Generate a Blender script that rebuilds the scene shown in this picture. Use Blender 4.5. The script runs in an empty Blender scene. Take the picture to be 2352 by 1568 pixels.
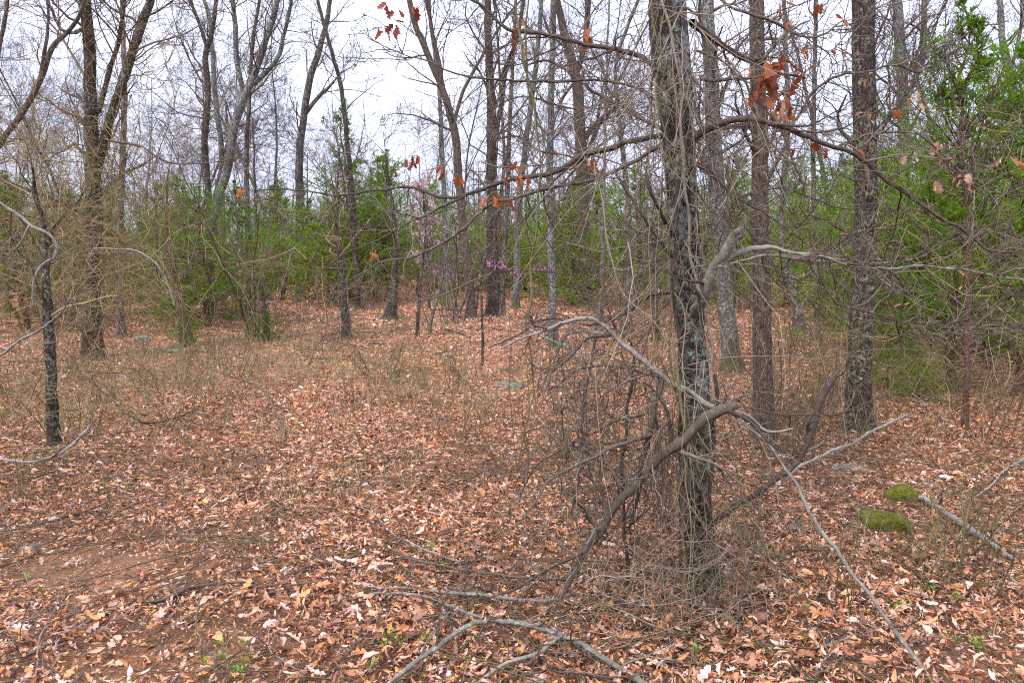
import bpy, math, random
import numpy as np
from mathutils import Vector

# ------------------------------------------------------------------ camera, sky, sun, exposure
SC = bpy.context.scene
COL = SC.collection
CAM_Z, LENS, W0, H0 = 1.6, 28.0, 2352.0, 1568.0
FPX = W0 * LENS / 36.0
HORIZON = 588.0
TH = math.atan((H0 / 2 - HORIZON) / FPX)
cd = bpy.data.cameras.new('camera'); cam = bpy.data.objects.new('camera', cd); COL.objects.link(cam)
cd.lens = LENS; cd.sensor_width = 36; cd.clip_start = 0.05; cd.clip_end = 600
cam.location = (0, 0, CAM_Z); cam.rotation_euler = (math.radians(90) - TH, 0, 0)
SC.camera = cam

SUN_EL, SUN_AZ = math.radians(52), math.radians(215)      # azimuth clockwise from +Y: behind the camera, a little left
w = bpy.data.worlds.new('World'); SC.world = w; w.use_nodes = True
nt = w.node_tree; nt.nodes.clear()
out = nt.nodes.new('ShaderNodeOutputWorld'); bg = nt.nodes.new('ShaderNodeBackground'); bg.inputs[1].default_value = 0.1
sky = nt.nodes.new('ShaderNodeTexSky'); sky.sky_type = 'NISHITA'; sky.sun_disc = False
sky.sun_elevation = SUN_EL; sky.sun_rotation = SUN_AZ
tc = nt.nodes.new('ShaderNodeTexCoord')
mp = nt.nodes.new('ShaderNodeMapping'); mp.inputs['Scale'].default_value = (1, 1, 2.6)
nz = nt.nodes.new('ShaderNodeTexNoise'); nz.inputs['Scale'].default_value = 1.7; nz.inputs['Detail'].default_value = 4
cr = nt.nodes.new('ShaderNodeValToRGB')
cr.color_ramp.elements[0].position = 0.36; cr.color_ramp.elements[0].color = (2.65, 2.9, 4.1, 1)
cr.color_ramp.elements[1].position = 0.62; cr.color_ramp.elements[1].color = (4.0, 4.25, 5.4, 1)
mx = nt.nodes.new('ShaderNodeMix'); mx.data_type = 'RGBA'; mx.inputs[0].default_value = 0.93
nt.links.new(tc.outputs['Generated'], mp.inputs[0]); nt.links.new(mp.outputs[0], nz.inputs['Vector'])
nt.links.new(nz.outputs['Fac'], cr.inputs[0]); nt.links.new(sky.outputs[0], mx.inputs[6]); nt.links.new(cr.outputs[0], mx.inputs[7])
# an overcast sky brightens steadily from the horizon to the zenith (1 : 3)
sz = nt.nodes.new('ShaderNodeSeparateXYZ'); nt.links.new(tc.outputs['Generated'], sz.inputs[0])
mr = nt.nodes.new('ShaderNodeMapRange'); mr.inputs[1].default_value = 0.0; mr.inputs[2].default_value = 1.0; mr.inputs[3].default_value = 1.0; mr.inputs[4].default_value = 3.0
nt.links.new(sz.outputs[2], mr.inputs[0])
vm = nt.nodes.new('ShaderNodeVectorMath'); vm.operation = 'SCALE'; nt.links.new(mx.outputs[2], vm.inputs[0]); nt.links.new(mr.outputs[0], vm.inputs['Scale'])
nt.links.new(vm.outputs[0], bg.inputs[0]); nt.links.new(bg.outputs[0], out.inputs[0])
sl = bpy.data.lights.new('sun', 'SUN'); sl.energy = 1.5; sl.angle = math.radians(10); sl.color = (1, 0.95, 0.88)
so = bpy.data.objects.new('sun', sl); COL.objects.link(so)
sd = Vector((math.sin(SUN_AZ) * math.cos(SUN_EL), math.cos(SUN_AZ) * math.cos(SUN_EL), math.sin(SUN_EL)))
so.rotation_euler = sd.to_track_quat('Z', 'Y').to_euler()
SC.view_settings.view_transform = 'Standard'; SC.view_settings.look = 'None'
SC.view_settings.exposure = 1.3; SC.view_settings.gamma = 1.0; SC.view_settings.use_curve_mapping = False
SC.cycles.max_bounces = 6; SC.cycles.diffuse_bounces = 3; SC.cycles.glossy_bounces = 2; SC.cycles.transparent_max_bounces = 4
SC.cycles.use_denoising = False
SC.cycles.pixel_filter_type = 'BLACKMAN_HARRIS'; SC.cycles.filter_width = 1.1

# ------------------------------------------------------------------ helpers
RS = np.random.default_rng(11)

def ground_z(x, y):
    x = np.asarray(x, float); y = np.asarray(y, float)
    d = np.hypot(x, y)
    z = 0.035 * np.sin(x * 1.1 + 0.6) * np.cos(y * 0.9 + 1.0) + 0.03 * np.sin(x * 0.45 - y * 0.38 + 2.0)
    z = z + np.clip(d - 14, 0, 60) * 0.006 + 0.09 * np.sin(x * 0.21 + 1.4) * np.sin(y * 0.17) * np.clip((d - 8) / 12, 0, 1)
    return z

def unproj(px, py, D):
    """the point seen at (px, py) of the 2352 x 1568 photograph that lies D metres ahead"""
    a = (px - W0 / 2) / FPX; u = (H0 / 2 - py) / FPX
    dy = math.cos(TH) + u * math.sin(TH); dz = -math.sin(TH) + u * math.cos(TH)
    t = D / dy
    return np.array([a * t, D, CAM_Z + dz * t])

def on_ground(px, py, lift=0.0):
    D = 4.0
    for _ in range(40):
        u = (H0 / 2 - py) / FPX
        dy = math.cos(TH) + u * math.sin(TH); dz = -math.sin(TH) + u * math.cos(TH)
        a = (px - W0 / 2) / FPX
        Dn = (float(ground_z(a * D / dy, D)) + lift - CAM_Z) / dz * dy
        D = 0.5 * D + 0.5 * min(max(Dn, 1.0), 90)
    return unproj(px, py, D)

def catmull(P, n):
    P = np.asarray(P, float)
    if len(P) == 2:
        t = np.linspace(0, 1, n)[:, None]; return P[0] * (1 - t) + P[1] * t
    seg = np.linalg.norm(np.diff(P[:, :3], axis=0), axis=1); c = np.concatenate([[0], np.cumsum(seg)])
    Q = np.vstack([2 * P[0] - P[1], P, 2 * P[-1] - P[-2]])
    s = np.linspace(0, c[-1], n); i = np.clip(np.searchsorted(c, s, 'right') - 1, 0, len(P) - 2)
    t = ((s - c[i]) / np.maximum(seg[i], 1e-9))[:, None]
    p0, p1, p2, p3 = Q[i], Q[i + 1], Q[i + 2], Q[i + 3]
    return 0.5 * (2 * p1 + (p2 - p0) * t + (2 * p0 - 5 * p1 + 4 * p2 - p3) * t ** 2 + (3 * p1 - p0 - 3 * p2 + p3) * t ** 3)

_G = np.random.default_rng(5).random((256, 256))
def vnoise(u, v, pu=256):
    """value noise on a wrapped grid; pu = period along u"""
    iu = np.floor(u).astype(int); iv = np.floor(v).astype(int); fu = u - iu; fv = v - iv
    fu = fu * fu * (3 - 2 * fu); fv = fv * fv * (3 - 2 * fv)
    g = lambda a, b: _G[np.mod(a, pu) % 256, np.mod(b, 256)]
    return (g(iu, iv) * (1 - fu) + g(iu + 1, iv) * fu) * (1 - fv) + (g(iu, iv + 1) * (1 - fu) + g(iu + 1, iv + 1) * fu) * fv

class Acc:
    """gathers vertices and faces of one mesh"""
    def __init__(self): self.v = []; self.f3 = []; self.f4 = []; self.n = 0
    def add(self, v, f):
        v = np.asarray(v, np.float32).reshape(-1, 3); f = np.asarray(f, np.int64)
        self.v.append(v); (self.f3 if f.shape[1] == 3 else self.f4).append(f + self.n); self.n += len(v)
    def tubes(self, P, R, s=3):
        P = np.asarray(P, float); R = np.asarray(R, float)
        if P.ndim == 2: P = P[None]; R = R[None]
        N, n, _ = P.shape
        T = np.gradient(P, axis=1); T /= np.maximum(np.linalg.norm(T, axis=2, keepdims=True), 1e-9)
        m = T.mean(axis=1); ref = np.where(np.abs(m[:, 2:3]) > 0.65, np.array([[1., 0.13, 0]]), np.array([[0.07, 0.1, 1.]]))[:, None, :]
        U = np.cross(T, np.broadcast_to(ref, T.shape)); U /= np.maximum(np.linalg.norm(U, axis=2, keepdims=True), 1e-9)
        V = np.cross(T, U)
        a = np.linspace(0, 2 * np.pi, s, endpoint=False)
        ring = U[:, :, None, :] * np.cos(a)[None, None, :, None] + V[:, :, None, :] * np.sin(a)[None, None, :, None]
        Vt = P[:, :, None, :] + ring * R[:, :, None, None] if R.ndim == 2 else P[:, :, None, :] + ring * R[..., None]
        b = (np.arange(N) * n * s)[:, None, None]; i = (np.arange(n - 1) * s)[None, :, None]; j = np.arange(s)[None, None, :]; j2 = (j + 1) % s
        F = np.stack([b + i + j, b + i + j2, b + i + s + j2, b + i + s + j], -1).reshape(-1, 4)
        self.add(Vt.reshape(-1, 3), F)
        return ring
    def mesh(self, name, mat, smooth=True):
        me = bpy.data.meshes.new(name)
        v = np.concatenate(self.v) if self.v else np.zeros((0, 3), np.float32)
        f3 = np.concatenate(self.f3) if self.f3 else np.zeros((0, 3), int); f4 = np.concatenate(self.f4) if self.f4 else np.zeros((0, 4), int)
        me.vertices.add(len(v)); me.vertices.foreach_set('co', v.ravel().astype(np.float32))
        li = np.concatenate([f3.ravel(), f4.ravel()]).astype(np.int32)
        st = np.concatenate([np.arange(len(f3)) * 3, len(f3) * 3 + np.arange(len(f4)) * 4]).astype(np.int32)
        me.loops.add(len(li)); me.loops.foreach_set('vertex_index', li)
        me.polygons.add(len(st)); me.polygons.foreach_set('loop_start', st)
        me.polygons.foreach_set('use_smooth', np.full(len(st), smooth, bool))
        me.update(calc_edges=True); me.validate()
        me.materials.append(mat)
        return me

def link(name, data, parent=None):
    o = bpy.data.objects.new(name, data); COL.objects.link(o)
    if parent is not None: o.parent = parent
    return o

def tag(o, label=None, cat=None, group=None, kind=None):
    if label: o['label'] = label
    if cat: o['category'] = cat
    if group: o['group'] = group
    if kind: o['kind'] = kind
    return o

def grow(rng, P, R, k, t0=0.2, t1=0.98, L=0.5, rel=True, ang=0.9, angs=0.25, n=5, wig=0.16, up=0.0, rr=0.6, tip=0.3, rmin=0.0015, taper=0.45):
    """side shoots off the polylines P (N,m,3) with radii R (N,m): k on each"""
    N, m, _ = P.shape
    t = rng.uniform(t0, t1, (N, k)); f = t * (m - 1); i = np.clip(f.astype(int), 0, m - 2); fr = (f - i)[..., None]
    ar = np.arange(N)[:, None]
    A, B = P[ar, i], P[ar, i + 1]
    pos = A * (1 - fr) + B * fr; tan = B - A; tan /= np.maximum(np.linalg.norm(tan, axis=-1, keepdims=True), 1e-9)
    r = R[ar, i] * (1 - fr[..., 0]) + R[ar, i + 1] * fr[..., 0]
    plen = np.linalg.norm(np.diff(P, axis=1), axis=2).sum(1)[:, None]
    ln = (L * plen * (1 - taper * t) if rel else L * (1 - taper * t)) * rng.uniform(0.6, 1.3, (N, k))
    rv = rng.normal(size=(N, k, 3)); rv -= (rv * tan).sum(-1, keepdims=True) * tan; rv /= np.maximum(np.linalg.norm(rv, axis=-1, keepdims=True), 1e-9)
    a = np.clip(rng.normal(ang, angs, (N, k)), 0.2, 1.9)[..., None]
    d = tan * np.cos(a) + rv * np.sin(a)
    pos = pos.reshape(-1, 3); d = d.reshape(-1, 3); ln = ln.reshape(-1); r = r.reshape(-1)
    out = [pos]; step = (ln / (n - 1))[:, None]
    for _ in range(n - 1):
        d = d + rng.normal(0, wig, d.shape) + np.array([0, 0, up]); d /= np.linalg.norm(d, axis=1, keepdims=True)
        out.append(out[-1] + d * step)
    Q = np.stack(out, 1)
    r0 = np.maximum(r * rr * rng.uniform(0.7, 1.1, r.shape), rmin)
    RR = r0[:, None] * np.linspace(1, tip, n)[None, :]
    return Q, np.maximum(RR, rmin * 0.6)

def as_batch(lines, n=12):
    """list of (pts, rad) -> one batch with n points each"""
    Ps, Rs = [], []
    for p, r in lines:
        idx = np.linspace(0, len(p) - 1, n); i = np.clip(idx.astype(int), 0, len(p) - 2); f = (idx - i)
        Ps.append(p[i] * (1 - f[:, None]) + p[i + 1] * f[:, None]); Rs.append(r[i] * (1 - f) + r[i + 1] * f)
    return np.stack(Ps), np.stack(Rs)

# ------------------------------------------------------------------ materials
def new_mat(name):
    m = bpy.data.materials.new(name); m.use_nodes = True; n = m.node_tree
    b = n.nodes['Principled BSDF']; b.inputs['Roughness'].default_value = 0.85
    b.inputs['Specular IOR Level'].default_value = 0.25
    return m, n, b

def ramp(n, stops, src, interp='LINEAR'):
    r = n.nodes.new('ShaderNodeValToRGB'); e = r.color_ramp; e.interpolation = interp
    while len(e.elements) < len(stops): e.elements.new(0.5)
    for el, (p, c) in zip(e.elements, stops): el.position = p; el.color = (*c, 1)
    n.links.new(src, r.inputs[0]); return r.outputs[0]

def noise(n, scale, detail=3, vec=None, rough=0.55):
    t = n.nodes.new('ShaderNodeTexNoise'); t.inputs['Scale'].default_value = scale; t.inputs['Detail'].default_value = detail; t.inputs['Roughness'].default_value = rough
    if vec is not None: n.links.new(vec, t.inputs['Vector'])
    return t.outputs['Fac']

def mix(n, fac, a, b, mode='MIX'):
    m = n.nodes.new('ShaderNodeMix'); m.data_type = 'RGBA'; m.blend_type = mode
    for s, v in ((m.inputs[0], fac), (m.inputs[6], a), (m.inputs[7], b)):
        if hasattr(v, 'links') or isinstance(v, bpy.types.NodeSocket): n.links.new(v, s)
        elif isinstance(v, (int, float)): s.default_value = v
        else: s.default_value = (*v, 1)
    return m.outputs[2]

def math_(n, op, a, b=None, c=None):
    m = n.nodes.new('ShaderNodeMath'); m.operation = op
    for s, v in zip(m.inputs, (a, b, c)):
        if v is None: continue
        if isinstance(v, bpy.types.NodeSocket): n.links.new(v, s)
        else: s.default_value = v
    return m.outputs[0]

def objvec(n, sc=(1, 1, 1)):
    t = n.nodes.new('ShaderNodeTexCoord'); m = n.nodes.new('ShaderNodeMapping'); m.inputs['Scale'].default_value = sc
    n.links.new(t.outputs['Object'], m.inputs[0]); return m.outputs[0]

def bark_mat(name, dark, mid, light, lichen=(0.30, 0.36, 0.30), lich=0.35, plate=60, bump=0.7, moss=0.0, fine=1.0):
    m, n, b = new_mat(name)
    v = objvec(n, (1, 1, 0.2)); v1 = objvec(n)
    wv = n.nodes.new('ShaderNodeVectorMath'); wv.operation = 'MULTIPLY_ADD'; wv.inputs[1].default_value = (0.05, 0.05, 0.05)
    nn = n.nodes.new('ShaderNodeTexNoise'); nn.inputs['Scale'].default_value = 9 * fine; n.links.new(v1, nn.inputs['Vector'])
    n.links.new(nn.outputs['Color'], wv.inputs[0]); n.links.new(v, wv.inputs[2])
    vo = n.nodes.new('ShaderNodeTexVoronoi'); vo.feature = 'DISTANCE_TO_EDGE'; vo.inputs['Scale'].default_value = plate * fine; n.links.new(wv.outputs[0], vo.inputs['Vector'])
    crack = ramp(n, [(0.0, (0, 0, 0)), (0.18, (1, 1, 1))], vo.outputs[0])
    n1 = noise(n, 55 * fine, 5, v, 0.7)
    base = ramp(n, [(0.3, dark), (0.5, mid), (0.72, light)], n1)
    base = mix(n, crack, tuple(c * 0.45 for c in dark), base)
    oi = n.nodes.new('ShaderNodeObjectInfo')
    big = noise(n, 2.3, 2, v1)
    base = mix(n, 0.4, base, mix(n, big, (0.75, 0.72, 0.7), (1.3, 1.28, 1.25)), 'MULTIPLY')
    ln = noise(n, 26 * fine, 6, v1, 0.8)
    lf = ramp(n, [(0.60 - lich * 0.22, (0, 0, 0)), (0.66 - lich * 0.18, (1, 1, 1))], ln)
    ln2 = noise(n, 3.1, 2, v1); lf = math_(n, 'MULTIPLY', lf, ramp(n, [(0.40, (0, 0, 0)), (0.52, (1, 1, 1))], ln2))
    lc = mix(n, noise(n, 40, 2, v1), tuple(c * 0.7 for c in lichen), tuple(min(1, c * 1.35) for c in lichen))
    base = mix(n, math_(n, 'MULTIPLY', lf, 0.85), base, lc)
    if moss > 0:
        sx = n.nodes.new('ShaderNodeSeparateXYZ'); g = n.nodes.new('ShaderNodeTexCoord'); n.links.new(g.outputs['Object'], sx.inputs[0])
        zf = math_(n, 'MULTIPLY_ADD', sx.outputs[2], -1.0 / moss, 1.0)
        zf = math_(n, 'ADD', zf, math_(n, 'MULTIPLY_ADD', noise(n, 9, 4, v1), 1.6, -1.0))
        zf = ramp(n, [(0.15, (0, 0, 0)), (0.5, (1, 1, 1))], zf)
        base = mix(n, math_(n, 'MULTIPLY', zf, 0.7), base, (0.085, 0.095, 0.02))
    n.links.new(base, b.inputs['Base Color'])
    bp = n.nodes.new('ShaderNodeBump'); bp.inputs['Strength'].default_value = bump; bp.inputs['Distance'].default_value = 0.012
    h = math_(n, 'ADD', math_(n, 'MULTIPLY', vo.outputs[0], 1.5), math_(n, 'MULTIPLY', n1, 0.6))
    n.links.new(h, bp.inputs['Height']); n.links.new(bp.outputs[0], b.inputs['Normal'])
    return m

def twig_mat(name, cols, lich=0.0, lichen=(0.34, 0.38, 0.33)):
    m, n, b = new_mat(name)
    g = n.nodes.new('ShaderNodeNewGeometry')
    oi = n.nodes.new('ShaderNodeObjectInfo')
    f = math_(n, 'FRACT', math_(n, 'ADD', g.outputs['Random Per Island'], oi.outputs['Random']))
    k = len(cols)
    base = ramp(n, [(i / max(k - 1, 1), c) for i, c in enumerate(cols)], f)
    nn = noise(n, 30, 4, objvec(n), 0.7)
    base = mix(n, 0.7, base, ramp(n, [(0.3, (0.5, 0.47, 0.45)), (0.7, (1.4, 1.38, 1.35))], nn), 'MULTIPLY')
    if lich > 0:
        lf = ramp(n, [(0.64 - lich * 0.25, (0, 0, 0)), (0.72 - lich * 0.2, (1, 1, 1))], noise(n, 32, 6, objvec(n), 0.8))
        base = mix(n, math_(n, 'MULTIPLY', lf, 0.8), base, lichen)
    n.links.new(base, b.inputs['Base Color'])
    bp = n.nodes.new('ShaderNodeBump'); bp.inputs['Strength'].default_value = 0.8; bp.inputs['Distance'].default_value = 0.006
    n.links.new(noise(n, 120, 3, objvec(n)), bp.inputs['Height']); n.links.new(bp.outputs[0], b.inputs['Normal'])
    return m

def leaf_mat(name, cols, trans=0.0, patch=0.5, interp='LINEAR', gloss=0.6):
    m, n, b = new_mat(name)
    b.inputs['Roughness'].default_value = gloss
    g = n.nodes.new('ShaderNodeNewGeometry'); oi = n.nodes.new('ShaderNodeObjectInfo')
    f = math_(n, 'FRACT', math_(n, 'ADD', g.outputs['Random Per Island'], oi.outputs['Random']))
    k = len(cols)
    base = ramp(n, [(i / (k - 1), c) for i, c in enumerate(cols)], f, interp)
    nn = noise(n, 38, 3, objvec(n), 0.6)
    base = mix(n, patch, base, ramp(n, [(0.32, (0.45, 0.40, 0.38)), (0.68, (1.45, 1.42, 1.40))], nn), 'MULTIPLY')
    if name == 'leaf':   # damp and dry drifts of litter
        base = mix(n, 1.0, base, ramp(n, [(0.36, (.84, .80, .79)), (0.5, (1.08, 1.07, 1.07)), (0.66, (1.26, 1.25, 1.25))], noise(n, 1.5, 5, objvec(n), .7)), 'MULTIPLY')
    if name.startswith('cedar'):
        base = mix(n, 1.0, base, ramp(n, [(0.36, (.55, .6, .75)), (0.5, (1.05, 1.05, 1.0)), (0.66, (1.5, 1.35, 1.0))], noise(n, 3.2, 4, objvec(n), .65)), 'MULTIPLY')
    if name.startswith('cedar'):   # trees differ a little in tone
        base = mix(n, 1.0, base, ramp(n, [(0.0, (.62, .66, .75)), (0.5, (1, 1, 1)), (1.0, (1.35, 1.18, .9))], oi.outputs['Random']), 'MULTIPLY')
    n.links.new(base, b.inputs['Base Color'])
    if trans > 0:
        t = n.nodes.new('ShaderNodeBsdfTranslucent'); n.links.new(base, t.inputs[0])
        ms = n.nodes.new('ShaderNodeMixShader'); ms.inputs[0].default_value = trans
        o = n.nodes['Material Output']; n.links.new(b.outputs[0], ms.inputs[1]); n.links.new(t.outputs[0], ms.inputs[2]); n.links.new(ms.outputs[0], o.inputs[0])
    return m

M = {}
M['bark_main'] = bark_mat('bark_main', (0.018, 0.012, 0.009), (0.075, 0.056, 0.042), (0.19, 0.155, 0.125), lichen=(0.28, 0.33, 0.28), lich=0.5, plate=75, moss=0.45, bump=0.9)
M['bark_brown'] = bark_mat('bark_brown', (0.045, 0.03, 0.022), (0.14, 0.098, 0.072), (0.25, 0.185, 0.14), lich=0.05, plate=75, moss=0.22)
M['bark_dark'] = bark_mat('bark_dark', (0.018, 0.012, 0.009), (0.065, 0.046, 0.034), (0.16, 0.122, 0.095), lichen=(0.27, 0.29, 0.19), lich=0.36, plate=55, moss=0.3)
M['bark_grey'] = bark_mat('bark_grey', (0.045, 0.038, 0.032), (0.13, 0.115, 0.098), (0.25, 0.235, 0.21), lichen=(0.34, 0.39, 0.34), lich=0.45, plate=60, moss=0.5)
M['bark_far'] = bark_mat('bark_far', (0.04, 0.03, 0.024), (0.11, 0.085, 0.07), (0.21, 0.18, 0.155), lichen=(0.36, 0.38, 0.34), lich=0.3, plate=30, fine=0.6)
M['bark_cedar'] = bark_mat('bark_cedar', (0.07, 0.035, 0.022), (0.17, 0.09, 0.06), (0.26, 0.15, 0.11), lich=0.0, plate=90)
M['twig'] = twig_mat('twig', [(0.045, 0.032, 0.023), (0.11, 0.08, 0.058), (0.22, 0.18, 0.145), (0.075, 0.05, 0.035)], lich=0.1)
M['twig_far'] = twig_mat('twig_far', [(0.07, 0.052, 0.042), (0.12, 0.094, 0.08), (0.18, 0.15, 0.132)])
M['twig_tan'] = twig_mat('twig_tan', [(0.20, 0.135, 0.06), (0.30, 0.21, 0.10), (0.36, 0.27, 0.16), (0.20, 0.175, 0.055), (0.11, 0.075, 0.045)])
M['limb'] = twig_mat('limb', [(0.07, 0.054, 0.038), (0.115, 0.09, 0.066)], lich=0.30, lichen=(0.27, 0.30, 0.25))
M['limb_dark'] = twig_mat('limb_dark', [(0.065, 0.047, 0.035), (0.10, 0.075, 0.058)], lich=0.1)
M['limb_pale'] = twig_mat('limb_pale', [(0.19, 0.165, 0.135), (0.27, 0.24, 0.20)], lich=0.4, lichen=(0.34, 0.38, 0.33))
M['vine'] = twig_mat('vine', [(0.16, 0.10, 0.05), (0.28, 0.21, 0.15), (0.17, 0.14, 0.07), (0.34, 0.28, 0.22), (0.12, 0.09, 0.06)])
M['vine_green'] = twig_mat('vine_green', [(0.10, 0.095, 0.035), (0.16, 0.135, 0.06)])
M['brush'] = twig_mat('brush', [(0.08, 0.055, 0.038), (0.16, 0.11, 0.07), (0.12, 0.11, 0.04), (0.24, 0.18, 0.12)])
LIT = [(0.13, 0.052, 0.028), (0.42, 0.165, 0.065), (0.62, 0.315, 0.17), (0.56, 0.235, 0.08), (0.66, 0.43, 0.31), (0.28, 0.11, 0.055), (0.62, 0.35, 0.23), (0.66, 0.50, 0.42), (0.20, 0.085, 0.048), (0.58, 0.30, 0.12)]
M['leaf'] = leaf_mat('leaf', LIT, trans=0.0, patch=0.45)
M['oak_leaf'] = leaf_mat('oak_leaf', [(0.22, 0.055, 0.018), (0.34, 0.10, 0.028), (0.27, 0.07, 0.024), (0.42, 0.16, 0.06)], trans=0.3)
M['oak_leaf_red'] = leaf_mat('oak_leaf_red', [(0.16, 0.035, 0.02), (0.28, 0.06, 0.03)], trans=0.25)
M['tan_leaf'] = leaf_mat('tan_leaf', [(0.46, 0.22, 0.12), (0.60, 0.40, 0.28)], trans=0.25)
M['cedar'] = leaf_mat('cedar', [(0.06, 0.16, 0.006), (0.14, 0.31, 0.006), (0.22, 0.42, 0.008), (0.08, 0.21, 0.008), (0.28, 0.39, 0.012), (0.15, 0.33, 0.006), (0.18, 0.15, 0.04)], trans=0.45, patch=0.3)
M['cedar_olive'] = leaf_mat('cedar_olive', [(0.09, 0.13, 0.02), (0.15, 0.21, 0.025), (0.21, 0.24, 0.035), (0.10, 0.16, 0.02), (0.24, 0.21, 0.06)], trans=0.4, patch=0.3)
M['grass'] = leaf_mat('grass', [(0.26, 0.28, 0.09), (0.42, 0.36, 0.18), (0.46, 0.34, 0.20), (0.22, 0.28, 0.08), (0.40, 0.30, 0.17)], trans=0.3, patch=0.2)
M['sprout'] = leaf_mat('sprout', [(0.14, 0.34, 0.03), (0.24, 0.46, 0.04)], trans=0.3, patch=0.15)
M['pink'] = leaf_mat('pink', [(0.62, 0.42, 0.42), (0.75, 0.58, 0.56), (0.55, 0.36, 0.38)], trans=0.3, patch=0.1)
M['purple'] = leaf_mat('purple', [(0.48, 0.08, 0.42), (0.70, 0.20, 0.62), (0.58, 0.13, 0.52)], trans=0.3, patch=0.1)
M['limb_grey'] = twig_mat('limb_grey', [(0.15, 0.135, 0.105), (0.20, 0.18, 0.145)], lich=0.45, lichen=(0.36, 0.40, 0.34))
M['end_wood'] = twig_mat('end_wood', [(0.16, 0.13, 0.11), (0.20, 0.17, 0.15)])

# stones
m, n, b = new_mat('stone'); M['stone'] = m
n.links.new(mix(n, ramp(n, [(0.45, (0, 0, 0)), (0.6, (1, 1, 1))], noise(n, 9, 4, objvec(n))), mix(n, noise(n, 25, 4, objvec(n)), (0.10, 0.08, 0.06), (0.22, 0.19, 0.155)), (0.20, 0.22, 0.16)), b.inputs['Base Color'])
bp = n.nodes.new('ShaderNodeBump'); bp.inputs['Distance'].default_value = 0.02; n.links.new(noise(n, 30, 5, objvec(n)), bp.inputs['Height']); n.links.new(bp.outputs[0], b.inputs['Normal'])
m, n, b = new_mat('moss'); M['moss'] = m
n.links.new(ramp(n, [(0.3, (0.04, 0.04, 0.006)), (0.5, (0.13, 0.135, 0.008)), (0.7, (0.23, 0.215, 0.015))], noise(n, 45, 5, objvec(n), 0.75)), b.inputs['Base Color'])
bp = n.nodes.new('ShaderNodeBump'); bp.inputs['Distance'].default_value = 0.02; n.links.new(noise(n, 120, 4, objvec(n)), bp.inputs['Height']); n.links.new(bp.outputs[0], b.inputs['Normal'])

# forest floor: soil with matted leaves, leaf cells for the parts too far to build
m, n, b = new_mat('forest_floor'); M['floor'] = m
pv = objvec(n)
wn = n.nodes.new('ShaderNodeTexNoise'); wn.inputs['Scale'].default_value = 14; n.links.new(pv, wn.inputs['Vector'])
wm = n.nodes.new('ShaderNodeVectorMath'); wm.operation = 'MULTIPLY_ADD'; wm.inputs[1].default_value = (0.06, 0.06, 0.06)
n.links.new(wn.outputs['Color'], wm.inputs[0]); n.links.new(pv, wm.inputs[2])
vo = n.nodes.new('ShaderNodeTexVoronoi'); vo.inputs['Scale'].default_value = 17; n.links.new(wm.outputs[0], vo.inputs['Vector'])
sx = n.nodes.new('ShaderNodeSeparateColor'); n.links.new(vo.outputs['Color'], sx.inputs[0])
lc = ramp(n, [(i / 9, tuple(c * k_ for c, k_ in zip(LIT[i], (.75, .62, .55)))) for i in range(10)], sx.outputs[0])
soil = ramp(n, [(0.3, (0.13, 0.06, 0.028)), (0.5, (0.26, 0.125, 0.06)), (0.7, (0.38, 0.20, 0.10))], noise(n, 75, 6, pv, 0.8))
duff_shade = ramp(n, [(0.35, (0.05, 0.024, 0.014)), (0.65, (0.20, 0.09, 0.048))], noise(n, 70, 5, pv, 0.8))  # dark duff, with the shade in gaps between leaves put into its colour
at = n.nodes.new('ShaderNodeAttribute'); at.attribute_name = 'bare_soil'
soil = mix(n, at.outputs['Fac'], duff_shade, soil)
sp = n.nodes.new('ShaderNodeSeparateXYZ'); n.links.new(pv, sp.inputs[0])
dist = math_(n, 'MULTIPLY_ADD', sp.outputs[1], 1 / 10.0, -0.35)
fac = math_(n, 'ADD', dist, math_(n, 'MULTIPLY_ADD', noise(n, 2.2, 4, pv), 1.2, -0.4))
fac = ramp(n, [(0.35, (0, 0, 0)), (0.75, (1, 1, 1))], fac)
n.links.new(mix(n, fac, soil, lc), b.inputs['Base Color'])
bp = n.nodes.new('ShaderNodeBump'); bp.inputs['Strength'].default_value = 0.9; bp.inputs['Distance'].default_value = 0.03
n.links.new(math_(n, 'ADD', sx.outputs[1], noise(n, 50, 4, pv)), bp.inputs['Height']); n.links.new(bp.outputs[0], b.inputs['Normal'])

# ------------------------------------------------------------------ ground
ys = np.concatenate([np.linspace(-12, 2, 15), np.linspace(2.2, 16, 110), np.linspace(16.5, 60, 88), np.linspace(64, 260, 20)])
xs = np.concatenate([np.linspace(-200, -34, 12), np.linspace(-32, -9, 60), np.linspace(-8.8, 8.8, 150), np.linspace(9, 32, 60), np.linspace(34, 200, 12)])
X, Y = np.meshgrid(xs, ys); Z = ground_z(X, Y)
Z = Z + (vnoise(X * 5, Y * 5) - 0.5) * 0.02 * (Y < 20)
g = Acc(); nx = len(xs); i = np.arange(len(ys) - 1)[:, None] * nx + np.arange(nx - 1)[None, :]
g.add(np.stack([X, Y, Z], -1).reshape(-1, 3), np.stack([i, i + 1, i + nx + 1, i + nx], -1).reshape(-1, 4))
gm = g.mesh('ground', M['floor'])
def bare(x, y):
    """1 where the red soil shows through at the lower left, 0 elsewhere"""
    f = np.exp(-(((x + 2.15) / 0.55) ** 2 + ((y - 3.95) / 0.5) ** 2)) + np.exp(-(((x + 1.3) / 0.5) ** 2 + ((y - 3.0) / 0.3) ** 2)) + 0.8 * np.exp(-(((x - 2.0) / 0.4) ** 2 + ((y - 3.0) / 0.25) ** 2))
    return np.clip(f * (0.4 + 1.2 * vnoise(x * 6, y * 6)), 0, 1)
at_ = gm.attributes.new('bare_soil', 'FLOAT', 'POINT'); at_.data.foreach_set('value', bare(X.ravel(), Y.ravel()).astype(np.float32))
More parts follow.
